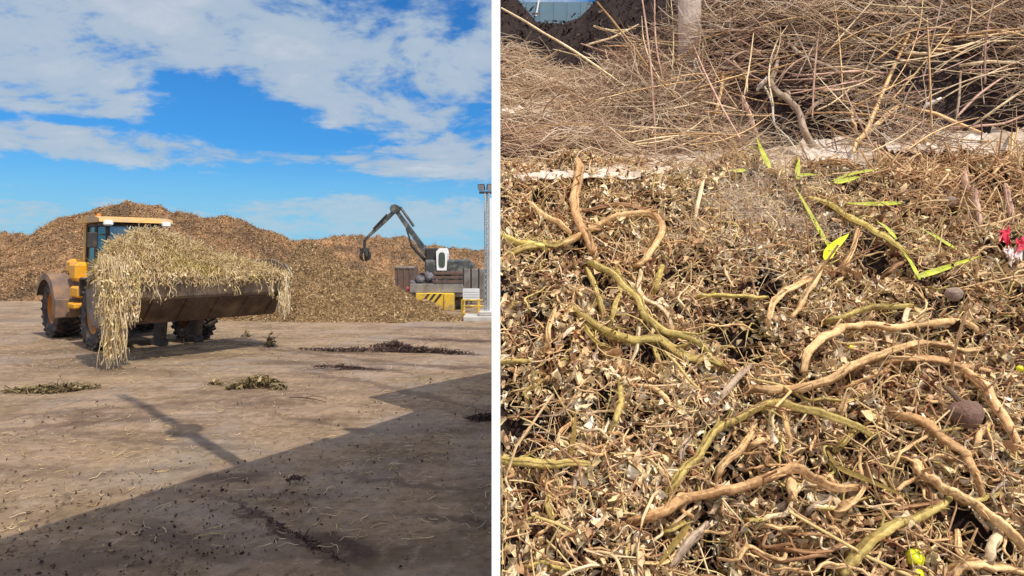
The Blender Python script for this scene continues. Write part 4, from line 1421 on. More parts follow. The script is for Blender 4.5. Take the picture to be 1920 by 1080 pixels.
    x, d = sample(n, 3.3, 5.2, 0)
    ok = rng.random(n) < np.clip(.35 + fbm(x * 2.2, d * 2.2, 3, 5), .05, 1) * (1 - np.clip(pitv(x, d) * 4, 0, .9))
    x, d = x[ok], d[ok]
    n = len(x)
    N0 = surf_normal(x, d)
    L = rng.uniform(.02, .07, n)
    P = np.stack([x, d, Hc(x, d)], -1) + N0 * (rng.random(n) * .06)[:, None]
    V, Fq, k = leaf_arrays(P, N0 + rng.normal(size=(n, 3)) * .6, L, L * rng.uniform(.2, .5, n), rng.normal(size=n) * 1.3, .3, rng.normal(size=n))
    o = np_mesh('caught_leaves', V, Fq, M_LEAF, far, np.repeat(rng.random(n) ** 1.6 * .7, k))
    o['kind'] = 'stuff'
    return near, far


NEAR, BRUSH = build_close_heap()

VM = {}
for k_, c_ in {'olive': (.46, .36, .125), 'tan': (.68, .455, .235), 'orange': (.62, .385, .195), 'brown': (.32, .175, .09), 'grey': (.36, .275, .21), 'pale': (.70, .55, .36), 'yellow': (.58, .47, .15),
               'white': (.82, .76, .69), 'pink': (.52, .34, .27)}.items():
    VM[k_] = ramp_mat('vine_' + k_, [(0.0, tuple(q * f for q, f in zip(c_, (.42, .36, .32)))), (0.35, tuple(q * .85 for q in c_)), (0.65, tuple(min(.9, q * 1.12) for q in c_)), (1.0, tuple(min(.92, q * 1.35 + .03) for q in c_))],
                      .72, .22, patch=(.74, .64, .55), patch_scale=9.0, bark=.5)


def vine(name, label, cat, pts, rpx, m, lift=.022, group=None, ends=(-.045, -.045), knots=True, taper=(.85, .7), free=None):
    """a stem lying along the heap through the points of `pts`; it sinks into the litter at both ends"""
    n = len(pts)
    P = []
    for i, (px, py) in enumerate(pts):
        l_ = lift + (ends[0] if i == 0 else ends[1] if i == n - 1 else 0)
        p = ray_hit(px, py, l_)
        P.append(p)
    if free is not None:                      # stands away from the pile: straight in depth between its two ends
        for i in range(n):
            k = P[0].y + (P[-1].y - P[0].y) * i / (n - 1) - free * math.sin(math.pi * i / (n - 1))
            P[i] = at(pts[i][0], pts[i][1], k)
    C = catmull(P, 7)
    rad = []
    ph = random.random() * 9
    for i, c in enumerate(C):
        t = i / (len(C) - 1)
        r0 = rpx / F * P[len(P) // 2].y
        w = taper[0] + (1 - taper[0]) * min(1, t * 5) if t < .5 else 1 - (1 - taper[1]) * max(0, (t - .5) * 2) ** 1.5
        kn = 1 + .05 * math.sin(i * .9 + ph) + (.12 if knots and i % 11 == 4 else 0)
        rad.append(r0 * w * kn)
        c += Vector((random.uniform(-1, 1), random.uniform(-1, 1), random.uniform(-1, 1))) * r0 * .05
    k = 12 if rpx > 3 else 6
    n = len(C)
    C = np.array([tuple(c) for c in C])
    rad = np.array(rad)
    if rpx > 1.9:
        kk_ = rng.normal(size=(n // 4 + 3, 3)) * .26
        kx = np.linspace(0, len(kk_) - 1, n)
        C = C + np.stack([np.interp(kx, np.arange(len(kk_)), kk_[:, q_]) for q_ in range(3)], -1) * rad[:, None]
    t = np.gradient(C, axis=0)
    t = unit(t)
    ref = np.array([.2, -.4, .9])
    u = unit(ref - t * (t @ ref)[:, None])
    w = np.cross(t, u)
    a = np.arange(k) * 2 * np.pi / k
    L_ = np.arange(n) / 7.0
    ph = rng.random(4) * 6
    fl = 1 + (.13 * np.cos(2 * a[None] + ph[0] + .5 * L_[:, None]) + .10 * np.cos(3 * a[None] + ph[1] - .6 * L_[:, None]) + .07 * rng.normal(size=(1, k)) + .045 * rng.normal(size=(n, k))) * (1 if k == 12 else .3)
    V = C[:, None] + (u[:, None] * np.cos(a)[None, :, None] + w[:, None] * np.sin(a)[None, :, None]) * (rad[:, None] * fl)[:, :, None]
    V = np.concatenate([V.reshape(-1, 3), C[:1] - t[:1] * rad[0] * .3, C[-1:] + t[-1:] * rad[-1] * .3])
    q, tone = [], []
    strip = .5 + .27 * rng.normal(size=k)
    for i in range(n - 1):
        for j in range(k):
            jj = (j + 1) % k
            q.append((i * k + j, i * k + jj, (i + 1) * k + jj, (i + 1) * k + j))
            tone.append(strip[j] + .10 * rng.normal() + .12 * math.sin(i * .35 + ph[2]))
    for j in range(0, k, 2):
        q.append((n * k, (j + 2) % k, j + 1, j))
        q.append((n * k + 1, (n - 1) * k + j, (n - 1) * k + j + 1, (n - 1) * k + (j + 2) % k))
        tone += [.5, .75]
    if knots and n > 10:
        for _ in range(1 + n // 16):
            b_ = rng.integers(3, n - 3)
            dr = unit(np.array([rng.normal(), rng.normal() - .3, abs(rng.normal()) + .3])[None])[0] * .7 + t[b_] * .7
            ln, r0_ = rad[b_] * rng.uniform(2.5, 7), rad[b_] * rng.uniform(.25, .45)
            base = len(V)
            ax = unit(np.cross(dr, [.3, .5, .8])[None])[0]
            bx = unit(np.cross(dr, ax)[None])[0]
            vv = []
            for q_ in range(4):
                c_ = C[b_] + dr * ln * q_ / 3 + ax * rng.normal() * r0_ * .5 * q_
                for w_ in range(5):
                    an = 2 * math.pi * w_ / 5
                    vv.append(c_ + (ax * math.cos(an) + bx * math.sin(an)) * r0_ * (1 - .2 * q_))
            V = np.concatenate([V, np.array(vv)])
            for q_ in range(3):
                for w_ in range(5):
                    w2 = (w_ + 1) % 5
                    q.append((base + q_ * 5 + w_, base + q_ * 5 + w2, base + q_ * 5 + 5 + w2, base + q_ * 5 + 5 + w_))
                    tone.append(.45 + .2 * rng.normal())
    o = np_mesh(name, V, q, m, None, np.clip(tone, 0, 1), True)
    return tag(o, label, cat, group)


VINES = [
 ('olive', 9, [(1098, 489), (1127, 500), (1157, 519), (1194, 559), (1216, 593), (1246, 622), (1290, 633), (1320, 652), (1336, 676)], 'thick olive green stem running down right from the left tangle to a hooked end'),
 ('olive', 9, [(1070, 572), (1105, 600), (1142, 626), (1187, 635), (1235, 637), (1268, 656), (1305, 674), (1350, 679), (1371, 698)], 'lowest thick wavy olive stem below the left tangle, nearly level on its way right'),
 ('tan', 7, [(1027, 461), (1068, 452), (1113, 426), (1157, 406), (1216, 398), (1237, 420), (1238, 444), (1205, 489), (1188, 500)], 'tan stem arching high over the left tangle then hooking back down'),
 ('olive', 7, [(936, 495), (972, 470), (1013, 459), (1050, 458), (1090, 440)], 'olive stem entering at the divider and leading into the left tangle'),
 ('yellow', 6, [(938, 440), (975, 456), (1010, 462), (1030, 470)], 'short yellowish stem lying at the divider above the olive one'),
 ('orange', 10, [(1086, 300), (1083, 337), (1076, 374), (1087, 415), (1105, 459), (1116, 475)], 'thick upright orange brown stem standing at the back of the left tangle'),
 ('olive', 6, [(1098, 504), (1116, 541), (1126, 574), (1130, 608)], 'short olive stub pointing up from the dark hollow left of centre tangle'),
 ('olive', 5, [(1155, 500), (1163, 540), (1152, 581), (1140, 615)], 'slim olive stem bowing around the right of the dark hollow'),
 ('brown', 5, [(1089, 396), (1142, 386), (1190, 388), (1225, 396)], 'thin dark brown stem lying along the top of the left tangle'),
 ('pale', 5, [(1205, 500), (1198, 537), (1205, 559), (1235, 574), (1255, 596), (1257, 622)], 'thin pale stem with an S bend crossing the long olive stem'),
 ('yellow', 6, [(1243, 498), (1231, 530), (1226, 552)], 'stubby yellowish stem end right of the left tangle'),
 ('olive', 6, [(1088, 590), (1105, 625), (1124, 642), (1142, 652)], 'olive stem dipping below the lowest wavy stem at its left'),
 ('olive', 5, [(1222, 640), (1235, 678), (1243, 700)], 'short bright olive stem hanging from the lowest wavy stem'),
 ('pale', 4, [(1199, 592), (1195, 648), (1180, 688)], 'thin pale stalk dropping between the two thick olive stems'),
 ('tan', 5, [(1040, 576), (1027, 622), (1031, 650)], 'short tan stalk bent like a hook near the divider'),
 ('tan', 6, [(996, 382), (1024, 407), (1053, 422), (1070, 443)], 'tan stem leaning down right in the upper left of the heap'),
 ('yellow', 5, [(1299, 556), (1335, 551), (1387, 556), (1440, 557)], 'yellowish level stem in the middle of the heap'),
 ('pale', 4.5, [(1328, 276), (1313, 360), (1304, 414)], 'straight pale stick standing up at the crest of the heap'),
 ('olive', 5, [(936, 678), (976, 676), (996, 676)], 'short olive stub poking out at the divider halfway down'),
 ('yellow', 6, [(1511, 370), (1548, 381), (1593, 407), (1637, 433), (1674, 456), (1709, 480)], 'long yellow tan stem running down right through the green blades'),
 ('tan', 5, [(1611, 424), (1600, 460), (1588, 490), (1576, 510)], 'short tan stem falling just right of the bright green blade'),
 ('tan', 6, [(1550, 483), (1530, 522), (1507, 559), (1486, 595)], 'straight tan stem slanting down left below the bright green blade'),
 ('tan', 6, [(1528, 520), (1481, 541), (1456, 559), (1444, 589), (1440, 612)], 'tan stem bending left and down like an arch in mid heap'),
 ('tan', 8, [(1506, 696), (1514, 659), (1541, 633), (1578, 615), (1615, 607), (1667, 615), (1718, 611), (1763, 605), (1800, 604), (1830, 618), (1850, 632)], 'long tan stem forming a wide arch across the right middle of the heap'),
 ('olive', 6, [(1539, 606), (1585, 596), (1630, 578), (1674, 576), (1712, 574)], 'olive tan stem lying just above the wide tan arch'),
 ('tan', 8, [(1398, 730), (1437, 729), (1493, 728), (1548, 712), (1585, 693), (1622, 678), (1681, 656), (1726, 644), (1770, 646), (1807, 657), (1866, 652)], 'long pinkish tan stem winding level just below the wide arch'),
 ('orange', 7, [(1646, 684), (1700, 672), (1763, 676), (1807, 688), (1876, 700)], 'orange tan stem sweeping right above the round brown fruit'),
 ('pink', 6, [(1805, 298), (1811, 344), (1830, 370), (1838, 424)], 'reddish stem hanging down among the stalks at the upper right'),
 ('pink', 5, [(1884, 346), (1893, 385), (1897, 420)], 'thin reddish stem directly above the red and white wrapper'),
 ('brown', 5, [(1654, 521), (1675, 503), (1698, 488)], 'short brown stem under the lower green blades'),
 ('pale', 5, [(1703, 578), (1697, 600), (1696, 618)], 'short pale peg crossing the wide tan arch'),
 ('orange', 11, [(1170, 983), (1216, 969), (1268, 943), (1320, 928), (1364, 917), (1409, 910), (1444, 891), (1493, 884), (1526, 899), (1556, 913), (1618, 910)], 'thickest long orange tan stem lying across the lower heap'),
 ('olive', 9, [(1246, 950), (1268, 906), (1290, 876), (1313, 850), (1339, 810), (1376, 787), (1430, 761), (1474, 757), (1519, 769), (1563, 784), (1607, 802), (1635, 819)], 'long stem rising from olive to an arch across the centre of the lower heap'),
 ('olive', 8, [(938, 861), (976, 867), (1016, 871), (1061, 867), (1104, 869)], 'level thick olive stem at the divider in the lower heap'),
 ('olive', 7, [(1031, 912), (1029, 954), (1036, 994)], 'upright olive stem below the level olive stem near the divider'),
 ('olive', 7, [(1160, 706), (1164, 747), (1157, 780), (1145, 808)], 'upright curved olive stem below the two wavy olive stems'),
 ('tan', 5, [(1177, 720), (1224, 728), (1250, 747), (1273, 775)], 'thin tan stem falling right beside the upright curved one'),
 ('grey', 7, [(1299, 815), (1279, 843), (1271, 882)], 'short grey olive stub left of the long central arch'),
 ('grey', 7, [(1303, 793), (1357, 736), (1407, 685)], 'dry straight grey stick slanting up right in the heap centre'),
 ('tan', 7, [(1345, 904), (1357, 869), (1394, 839), (1417, 793)], 'tan stem climbing between the central arch and the thickest stem'),
 ('olive', 6, [(1237, 1004), (1262, 990), (1285, 975)], 'short olive piece just under the thickest orange stem'),
 ('grey', 9, [(1326, 985), (1290, 1024), (1250, 1078)], 'thick grey tan stalk slanting down left at the bottom edge'),
 ('brown', 6, [(1078, 1004), (1105, 976), (1140, 946)], 'short dark brown stalk left of the thickest orange stem'),
 ('orange', 9, [(1766, 678), (1807, 695), (1837, 717), (1859, 747), (1881, 784), (1911, 828), (1924, 862)], 'thick orange stem curving down past the round brown fruit to the right edge'),
 ('orange', 9, [(1657, 775), (1704, 784), (1741, 802), (1789, 832), (1815, 861), (1830, 891), (1846, 934)], 'rust brown stem running down right below the round brown fruit'),
 ('tan', 11, [(1713, 858), (1733, 891), (1763, 913), (1789, 921), (1826, 943), (1863, 973), (1893, 995), (1924, 1040)], 'thick tan stem dropping to the lower right corner'),
 ('olive', 11, [(1575, 1076), (1622, 1028), (1659, 998), (1696, 976), (1741, 961), (1782, 936)], 'thick olive stem rising right above the yellow tomato'),
 ('tan', 12, [(1766, 1080), (1807, 1061), (1852, 1056), (1924, 1074)], 'thick tan stem lying along the bottom right edge'),
 ('pale', 11, [(1876, 992), (1859, 1036), (1843, 1076)], 'thick pale upright stem near the lower right corner'),
 ('tan', 6, [(1796, 996), (1800, 1036), (1832, 1052)], 'small tan stem hooked right of the yellow tomato'),
 ('tan', 9, [(1562, 971), (1582, 953), (1606, 934)], 'short thick tan stub right of the thickest stem'),
 ('tan', 9, [(1480, 893), (1486, 920), (1483, 950)], 'tan stem forking straight down from the thickest orange stem'),
 ('tan', 6, [(1398, 845), (1422, 828), (1469, 822)], 'tan stem curving below the central arch'),
 ('olive', 6, [(1565, 849), (1584, 826), (1601, 808)], 'short olive stem just below the right end of the central arch'),
 ('tan', 6, [(1468, 772), (1478, 800), (1482, 838)], 'tan stem hanging down from the middle of the central arch'),
 ('tan', 6, [(1861, 785), (1837, 821), (1824, 856)], 'thin tan stem forking left under the round brown fruit'),
 ('tan', 7, [(1568, 786), (1580, 765), (1590, 748)], 'stubby tan peg standing on the right of the central arch'),
]
for c_, r_, pts, lab in VINES:
    vine('dry_vine', lab, 'stem', pts, r_ * .88, VM[c_], .076 + r_ * .0010, 'stems lying on the close heap')


def more_stems():
    """middling stems that nothing tells apart, strewn between the big ones"""
    cols = ['olive', 'tan', 'tan', 'orange', 'brown', 'pale', 'grey']
    k = 0
    while k < 290:
        px, py = random.uniform(945, 1915), random.uniform(365, 1075)
        s = (py - 120) / 900
        a = random.gauss(0, .85)
        L = random.choice((random.uniform(40, 110), random.uniform(90, 230))) * s
        b1, b2 = random.gauss(0, .9), random.gauss(0, .5)
        pts, x_, y_ = [], px, py
        for q in range(6):
            pts.append((x_, y_))
            a_ = a + b1 * (q / 5 - .5) + b2 * math.sin(q * 1.9)
            x_ += math.cos(a_) * L / 5
            y_ -= math.sin(a_) * L / 5 * .8
        if min(p[0] for p in pts) < 944 or max(p[1] for p in pts) > 1090 or min(p[1] for p in pts) < 340 or max(p[0] for p in pts) > 1960:
            continue
        vine('thin_vine', 'one of the many thin bent stems strewn among the dry leaves of the close heap', 'stem', pts, random.uniform(1.8, 4.4) * s, VM[random.choice(cols)], .062, 'thin stems strewn over the close heap')
        k += 1


more_stems()

# green blades
M_BLADE = mat('green_blade', (0.40, 0.44, 0.04), 0.5, 0.35, 22.0, 0.3, 60, dirt=(.45, .38, .12), dirt_amt=.2, dirt_scale=18)
M_BRIGHT = mat('bright_blade', (0.60, 0.66, 0.02), 0.4, 0.12, 12.0)


def blade(label, pts, wpx, m=None, lift=.085, free=None):
    P = [ray_hit(a, b, lift) for a, b in pts]
    if free:
        P = [p + Vector((0, -free * i, free * i * .2)) for i, p in enumerate(P)]
    C = catmull(P, 7)
    n = len(C)
    V, Fs = [], []
    w0 = wpx * .95 / F * P[0].y / 2
    view = Vector((0.25, -.75, .6)).normalized()
    for i, c in enumerate(C):
        t = (C[min(i + 1, n - 1)] - C[max(i - 1, 0)]).normalized()
        s = t.cross(view).normalized()
        up = s.cross(t).normalized()
        u = i / (n - 1)
        w = w0 * (min(1, .45 + u * 3) * (1 - u ** 3) + .04)
        for a, h in ((-1, .0), (0, -.45), (1, .0), (0, -.60)):
            V.append(c + s * a * w + up * (h * w))
    for i in range(n - 1):
        for j in range(4):
            jj = (j + 1) % 4
            Fs.append((i * 4 + j, i * 4 + jj, i * 4 + 4 + jj, i * 4 + 4 + j))
    Fs += [(3, 2, 1, 0), tuple(range((n - 1) * 4, n * 4))]
    o = MB().add(V, Fs).build('reed_blade', m or M_BLADE, None, False)
    return tag(o, label, 'leaf blade', 'green blades on the close heap')


blade('long yellow green blade leaning down to the bright leaf', [(1556, 465), (1533, 425), (1511, 385), (1489, 347)], 13)
blade('short broad brightest yellow leaf at the foot of the long blade', [(1547, 485), (1563, 463), (1592, 438)], 20, M_BRIGHT, .095)
blade('level thin green blade in the upper right of the heap', [(1689, 380), (1630, 382), (1578, 380)], 10)
blade('small green blade lying right of the bright leaf', [(1680, 447), (1662, 426), (1645, 415)], 12)
blade('green blade pointing down right, upper of the right pair', [(1795, 468), (1756, 444), (1722, 425)], 12)
blade('green blade pointing up right, lower of the right pair', [(1715, 520), (1770, 503), (1840, 479)], 12)
blade('green blade joining the corner of the right pair', [(1724, 523), (1707, 490), (1685, 462)], 12)
blade('green blade lying flat at the crest right of centre', [(1565, 342), (1588, 337), (1616, 330)], 11)
blade('small upright green blade at the crest of the heap', [(1495, 335), (1496, 318), (1499, 296)], 11)
blade('tiny green blade lying at the foot of the upright one', [(1496, 329), (1512, 327), (1534, 327)], 8)
blade('broad upright green blade in front of the grey forked branch', [(1443, 314), (1430, 285), (1418, 256)], 14, M_BLADE, .10)
blade('short green blade left of the broad upright one', [(1426, 279), (1410, 275), (1396, 273)], 10)
blade('scrap of green leaf at the crest below the broad blade', [(1398, 318), (1382, 320), (1368, 318)], 9)
blade('pale green blade lying level right of the crest pair', [(1640, 318), (1600, 325), (1556, 340)], 6)
blade('long yellow green blade in the lower middle pointing down right', [(1551, 845), (1574, 876), (1622, 898), (1667, 917), (1702, 934)], 13, VM['yellow'])
blade('yellow green blade slanting down left near the bottom edge', [(1292, 985), (1261, 1024), (1233, 1063)], 12, VM['yellow'])
blade('pale olive blade standing left of centre in the lower heap', [(1070, 857), (1076, 815), (1080, 768)], 11, VM['yellow'])


# fruits and litter objects
def fruit(name, label, cat, px, py, rpx, m, lift, squash=.9, calyx=None, stalk=None, rough=0.0):
    p = ray_hit(px, py, lift)
    r = rpx / F * p.y
    prof = [(0, -.96)] + [(math.cos(t) * (1 + .04 * math.sin(3 * t)), math.sin(t)) for t in np.linspace(-1.25, 1.15, 11)] + [(.22, .84), (0, .78)]
    mb = MB().lathe([(a * r, b * r * squash) for a, b in prof], (0, 0, 0), 'z', 20)
    if rough:
        for i, v in enumerate(mb.v):
            k = 1 + rough * math.sin(v[0] / r * 5.1 + v[2] / r * 4) * math.cos(v[1] / r * 6.3)
            mb.v[i] = (v[0] * k, v[1] * k, v[2] * k)
    o = mb.build(name, m, None, True)
    o.location = p
    o.rotation_euler = (random.uniform(-.5, .5), random.uniform(-.5, .5), random.uniform(0, 3))
    tag(o, label, cat)
    if calyx:
        c = MB()
        for k in range(5):
            a = 2 * math.pi * k / 5
            c.tube([(0, 0, r * .76), (math.cos(a) * r * .35, math.sin(a) * r * .35, r * .86), (math.cos(a) * r * .7, math.sin(a) * r * .7, r * .72)], [r * .07, r * .09, r * .02], 5)
        c.tube([(0, 0, r * .75), (r * .1, 0, r * 1.1)], r * .07, 6)
        c.build('calyx', calyx, o)
    if stalk:
        MB().tube([(0, 0, r * .7), (r * .2, r * .1, r * 1.3), (r * .6, r * .1, r * 1.9)], [r * .22, r * .17, r * .14], 7).build('stalk', stalk, o)
    return o


M_TOM = mat('tomato_yellow', (0.72, 0.70, 0.02), 0.25, 0.08, 10.0)
M_ROT = mat('rotten_brown', (0.20, 0.115, 0.085), 0.75, 0.4, 25.0, 0.6, 80)
M_FUZZ = mat('mouldy_grey', (0.34, 0.25, 0.20), 0.95, 0.35, 30.0, 0.7, 90)
fruit('tomato', 'shiny yellow tomato near the bottom edge of the heap', 'tomato', 1715, 1046, 17, M_TOM, .075, .92, M_BLADE)
fruit('tomato', 'second yellow tomato cut by the bottom edge', 'tomato', 1719, 1077, 12, M_TOM, .07, .92, M_BLADE)
fruit('tomato', 'small yellow green tomato at the right edge of the heap', 'tomato', 1912, 691, 6, M_TOM, .07, 1.0, M_BLADE)
fruit('tomato', 'tiny yellow tomato under the wide tan arch', 'tomato', 1596, 652, 4.5, M_TOM, .07, 1.1, M_BLADE)
fruit('tomato', 'tiny pale yellow tomato just below the round brown fruit', 'tomato', 1852, 807, 4, M_TOM, .07, 1.0, M_BLADE)
fruit('rotten_fruit', 'large round dark brown rotten fruit in the right of the heap', 'rotten fruit', 1811, 777, 30, M_ROT, .085, .88, None, VM['grey'], .04)
fruit('rotten_fruit', 'small mouldy grey ball near the right pair of green blades', 'rotten fruit', 1782, 378, 11, M_FUZZ, .085, .95, None, VM['grey'], .05)
fruit('rotten_fruit', 'mouldy grey ball above the wide tan arch', 'rotten fruit', 1789, 552, 15, M_FUZZ, .085, .9, None, VM['grey'], .05)


def crumple(name, label, cat, quad, m, amp, lift, nx=16, ny=10, seed=0, th=.0025):
    """thin crumpled sheet lying on the heap between four corners"""
    V = []
    rg = np.random.default_rng(seed)
    for j in range(ny):
        for i in range(nx):
            u, v = i / (nx - 1), j / (ny - 1)
            px = (quad[0][0] * (1 - u) + quad[1][0] * u) * (1 - v) + (quad[3][0] * (1 - u) + quad[2][0] * u) * v
            py = (quad[0][1] * (1 - u) + quad[1][1] * u) * (1 - v) + (quad[3][1] * (1 - u) + quad[2][1] * u) * v
            e = min(u, 1 - u, v, 1 - v)
            p = ray_hit(px + rg.normal() * (4 if e == 0 else 1.5), py + rg.normal() * (2.5 if e == 0 else .6), lift)
            V.append((p.x, p.y, p.z + rg.normal() * amp))
    n = len(V)
    V2 = V + [(a, b + th, c - th) for a, b, c in V]
    Fs = []
    for j in range(ny - 1):
        for i in range(nx - 1):
            a = j * nx + i
            Fs.append((a, a + nx, a + nx + 1, a + 1))
            Fs.append((n + a, n + a + 1, n + a + nx + 1, n + a + nx))
    rim = [i for i in range(nx)] + [j * nx + nx - 1 for j in range(1, ny)] + [(ny - 1) * nx + i for i in range(nx - 2, -1, -1)] + [j * nx for j in range(ny - 2, 0, -1)]
    for a, b in zip(rim, rim[1:] + rim[:1]):
        Fs.append((a, b, n + b, n + a))
    o = MB().add(V2, Fs).build(name, m)
    return tag(o, label, cat)


M_SHEET = mat('pale_sheet', (0.64, 0.56, 0.48), 0.7, 0.2, 9.0, dirt=(0.42, 0.33, 0.25), dirt_amt=0.5, dirt_scale=6)
M_WRAP = mat('wrapper_white', (0.74, 0.62, 0.60), 0.35, 0.1, 9.0)
M_WRED = mat('wrapper_red', (0.60, 0.03, 0.07), 0.35, 0.15, 9.0)
crumple('ground_sheet', 'long dusty beige sheet lying between the vine heap and the brush pile', 'ground sheet', [(945, 306), (2010, 238), (2010, 284), (945, 340)], mat('dusty_sheet', (.56, .46, .36), .85, .25, 8, .4, 40, dirt=(.36, .27, .19), dirt_amt=.45, dirt_scale=7), .006, .018, 70, 8, 9)
crumple('plastic_sheet', 'pale dirty plastic strip lying at the crest beside the divider', 'plastic sheet', [(942, 325), (1200, 319), (1196, 331), (942, 336)], M_SHEET, .007, .055, 26, 6, 1)
crumple('plastic_sheet', 'small white plastic patch on the straw beside the divider', 'plastic sheet', [(942, 200), (1032, 200), (1034, 214), (942, 216)], M_SHEET, .006, .10, 12, 5, 2)
crumple('plastic_sheet', 'pale plastic patch at the foot of the grey forked branch', 'plastic sheet', [(1500, 262), (1602, 258), (1600, 300), (1512, 304)], M_SHEET, .006, .035, 14, 7, 3)
crumple('plastic_sheet', 'long white plastic sheet under the brush at the upper right', 'plastic sheet', [(1660, 243), (1850, 244), (1832, 280), (1664, 284)], M_SHEET, .008, .075, 24, 8, 4)
crumple('wrapper', 'crumpled white wrapper lying near the right edge', 'wrapper', [(1886, 466), (1914, 463), (1914, 490), (1892, 492)], M_WRAP, .014, .095, 10, 9, 5)
crumple('wrapper', 'red scrap of wrapper above the white one at the right edge', 'wrapper', [(1876, 432), (1890, 430), (1894, 452), (1882, 454)], M_WRED, .010, .125, 7, 8, 6)
crumple('wrapper', 'red scrap of wrapper cut by the right edge', 'wrapper', [(1908, 448), (1926, 444), (1928, 466), (1914, 468)], M_WRED, .010, .125, 7, 8, 7)

# branches of the brush pile that stand out
BR = [
 ('pale', 3, [(940, 15), (1030, 68), (1121, 126), (1199, 181)], 'long straight pale cane slanting down right from the divider', .25),
 ('tan', 3, [(1119, 4), (1170, 65), (1219, 132), (1276, 192), (1314, 254)], 'long thin cane slanting down right across the upright canes', .2),
 ('pink', 2.6, [(1203, -8), (1219, 110), (1227, 220), (1230, 300)], 'tall upright cane, left one of the upright pair', .2),
 ('pink', 2.2, [(1227, -8), (1230, 82), (1247, 170), (1254, 227), (1277, 266)], 'tall crooked upright cane, right one of the upright pair', .2),
 ('tan', 3, [(1236, 125), (1291, 101), (1323, 72), (1402, 50)], 'thin cane rising right behind the upright pair', .05),
 ('tan', 4, [(1355, 137), (1346, 201), (1322, 251)], 'bowed tan cane left of the dark hollow in the brush', .08),
 ('grey', 2.5, [(1367, -6), (1369, 40), (1368, 80)], 'short upright grey cane at the top of the brush', .1),
 ('white', 3, [(1321, 88), (1302, 120), (1311, 138)], 'small white broken twig bent like an elbow', .04),
 ('pale', 3, [(1375, 114), (1398, 145), (1401, 172)], 'pale broken twig left of the dark hollow', .04),
 ('pink', 5.5, [(1391, 180), (1405, 218), (1421, 256)], 'stout reddish stick leaning over the dark hollow', .05),
 ('white', 5.5, [(1437, 149), (1428, 160), (1419, 169)], 'white cut stub beside the grey forked branch', .04),
 ('pale', 3, [(1098, 84), (1153, 69), (1198, 45)], 'pale curved twig on the left shoulder of the brush, lower one', .04),
 ('pale', 3, [(1114, 49), (1147, 58), (1192, 53)], 'pale curved twig on the left shoulder of the brush, upper one', .04),
 ('tan', 5.5, [(1705, 66), (1668, 142), (1642, 201), (1623, 245), (1607, 265), (1600, 285)], 'tall tan branch leaning right from the crest in front of the brush', .08),
 ('tan', 6, [(1612, 262), (1652, 227), (1692, 196)], 'stout tan branch forking right from the foot of the tall one', .05),
 ('tan', 4, [(1596, 203), (1600, 230), (1609, 254)], 'short tan prong left of the tall leaning branch', .05),
 ('pink', 3.5, [(1486, 143), (1605, 135), (1664, 138)], 'level reddish cane across the top of the dark hollow', .08),
 ('grey', 4, [(1478, 80), (1504, 104), (1557, 126), (1611, 157), (1654, 181)], 'grey cane slanting down right over the dark hollow', .08),
 ('pink', 4, [(1672, 216), (1746, 236), (1793, 238), (1872, 233), (1922, 216)], 'sagging reddish cane along the foot of the brush at the right', .06),
 ('tan', 4, [(1694, 200), (1762, 217), (1843, 250)], 'tan cane slanting down over the white plastic sheet', .06),
 ('pale', 3, [(1744, 95), (1809, 85), (1841, 79), (1922, 77)], 'long pale level cane high at the right edge', .06),
 ('grey', 3, [(1801, 133), (1797, 195), (1790, 238)], 'thin upright grey cane at the right of the brush', .06),
 ('pink', 3, [(1791, 222), (1841, 173), (1893, 138)], 'thin reddish cane rising right from the upright grey one', .06),
 ('grey', 3, [(1679, 254), (1696, 189), (1717, 152)], 'thin grey cane standing right of the tall tan branch', .06),
 ('pale', 3, [(1820, 238), (1872, 201), (1922, 168)], 'pale cane rising to the right edge above the plastic sheet', .06),
 ('pale', 4, [(1881, 103), (1897, 91), (1922, 86)], 'short bent pale branch at the right edge', .05),
 ('white', 5, [(1733, 202), (1748, 193), (1764, 185)], 'white cut stub in the shade right of the tall branch', .03),
 ('pale', 4, [(1798, 124), (1841, 118), (1922, 118)], 'pale level branch at the right edge under the long cane', .05),
 ('pale', 5, [(1688, 98), (1722, 101), (1762, 101)], 'stout pale level piece right of the tall branch tip', .04),
 ('tan', 5, [(1898, 250), (1891, 290), (1861, 326)], 'tan stem bending over the reddish stalks at the far right', .03),
 ('white', 3, [(1434, 162), (1447, 189), (1450, 220), (1456, 238)], 'thin whitish twig hanging left of the grey forked branch', .05),
 ('grey', 5, [(1268, -10), (1272, 8), (1276, 25)], 'short grey stub at the very top of the brush', .02),
]
for c_, r_, pts, lab, fr in BR:
    vine('branch', lab, 'branch', pts, r_ * .78, VM[c_], .07, 'branches standing out of the brush', (0, 0), False, (.9, .55), fr)
# the grey forked branch: one thing with two limbs
fk = vine('forked_branch', 'stout grey forked branch standing at the front of the dark hollow', 'branch', [(1459, 108), (1447, 151), (1462, 178), (1479, 187), (1498, 214), (1507, 242), (1525, 272)], 6, VM['grey'], .09, 'branches standing out of the brush', (0, 0), True, (.5, 1.0), .06)
for pts in ([(1505, 222), (1538, 192), (1606, 163)], [(1479, 190), (1478, 176), (1472, 168)]):
    b_ = vine('limb', None, None, pts, 3.6, VM['grey'], .09, None, (0, 0), False, (1, .45), .02)
    b_.parent = fk


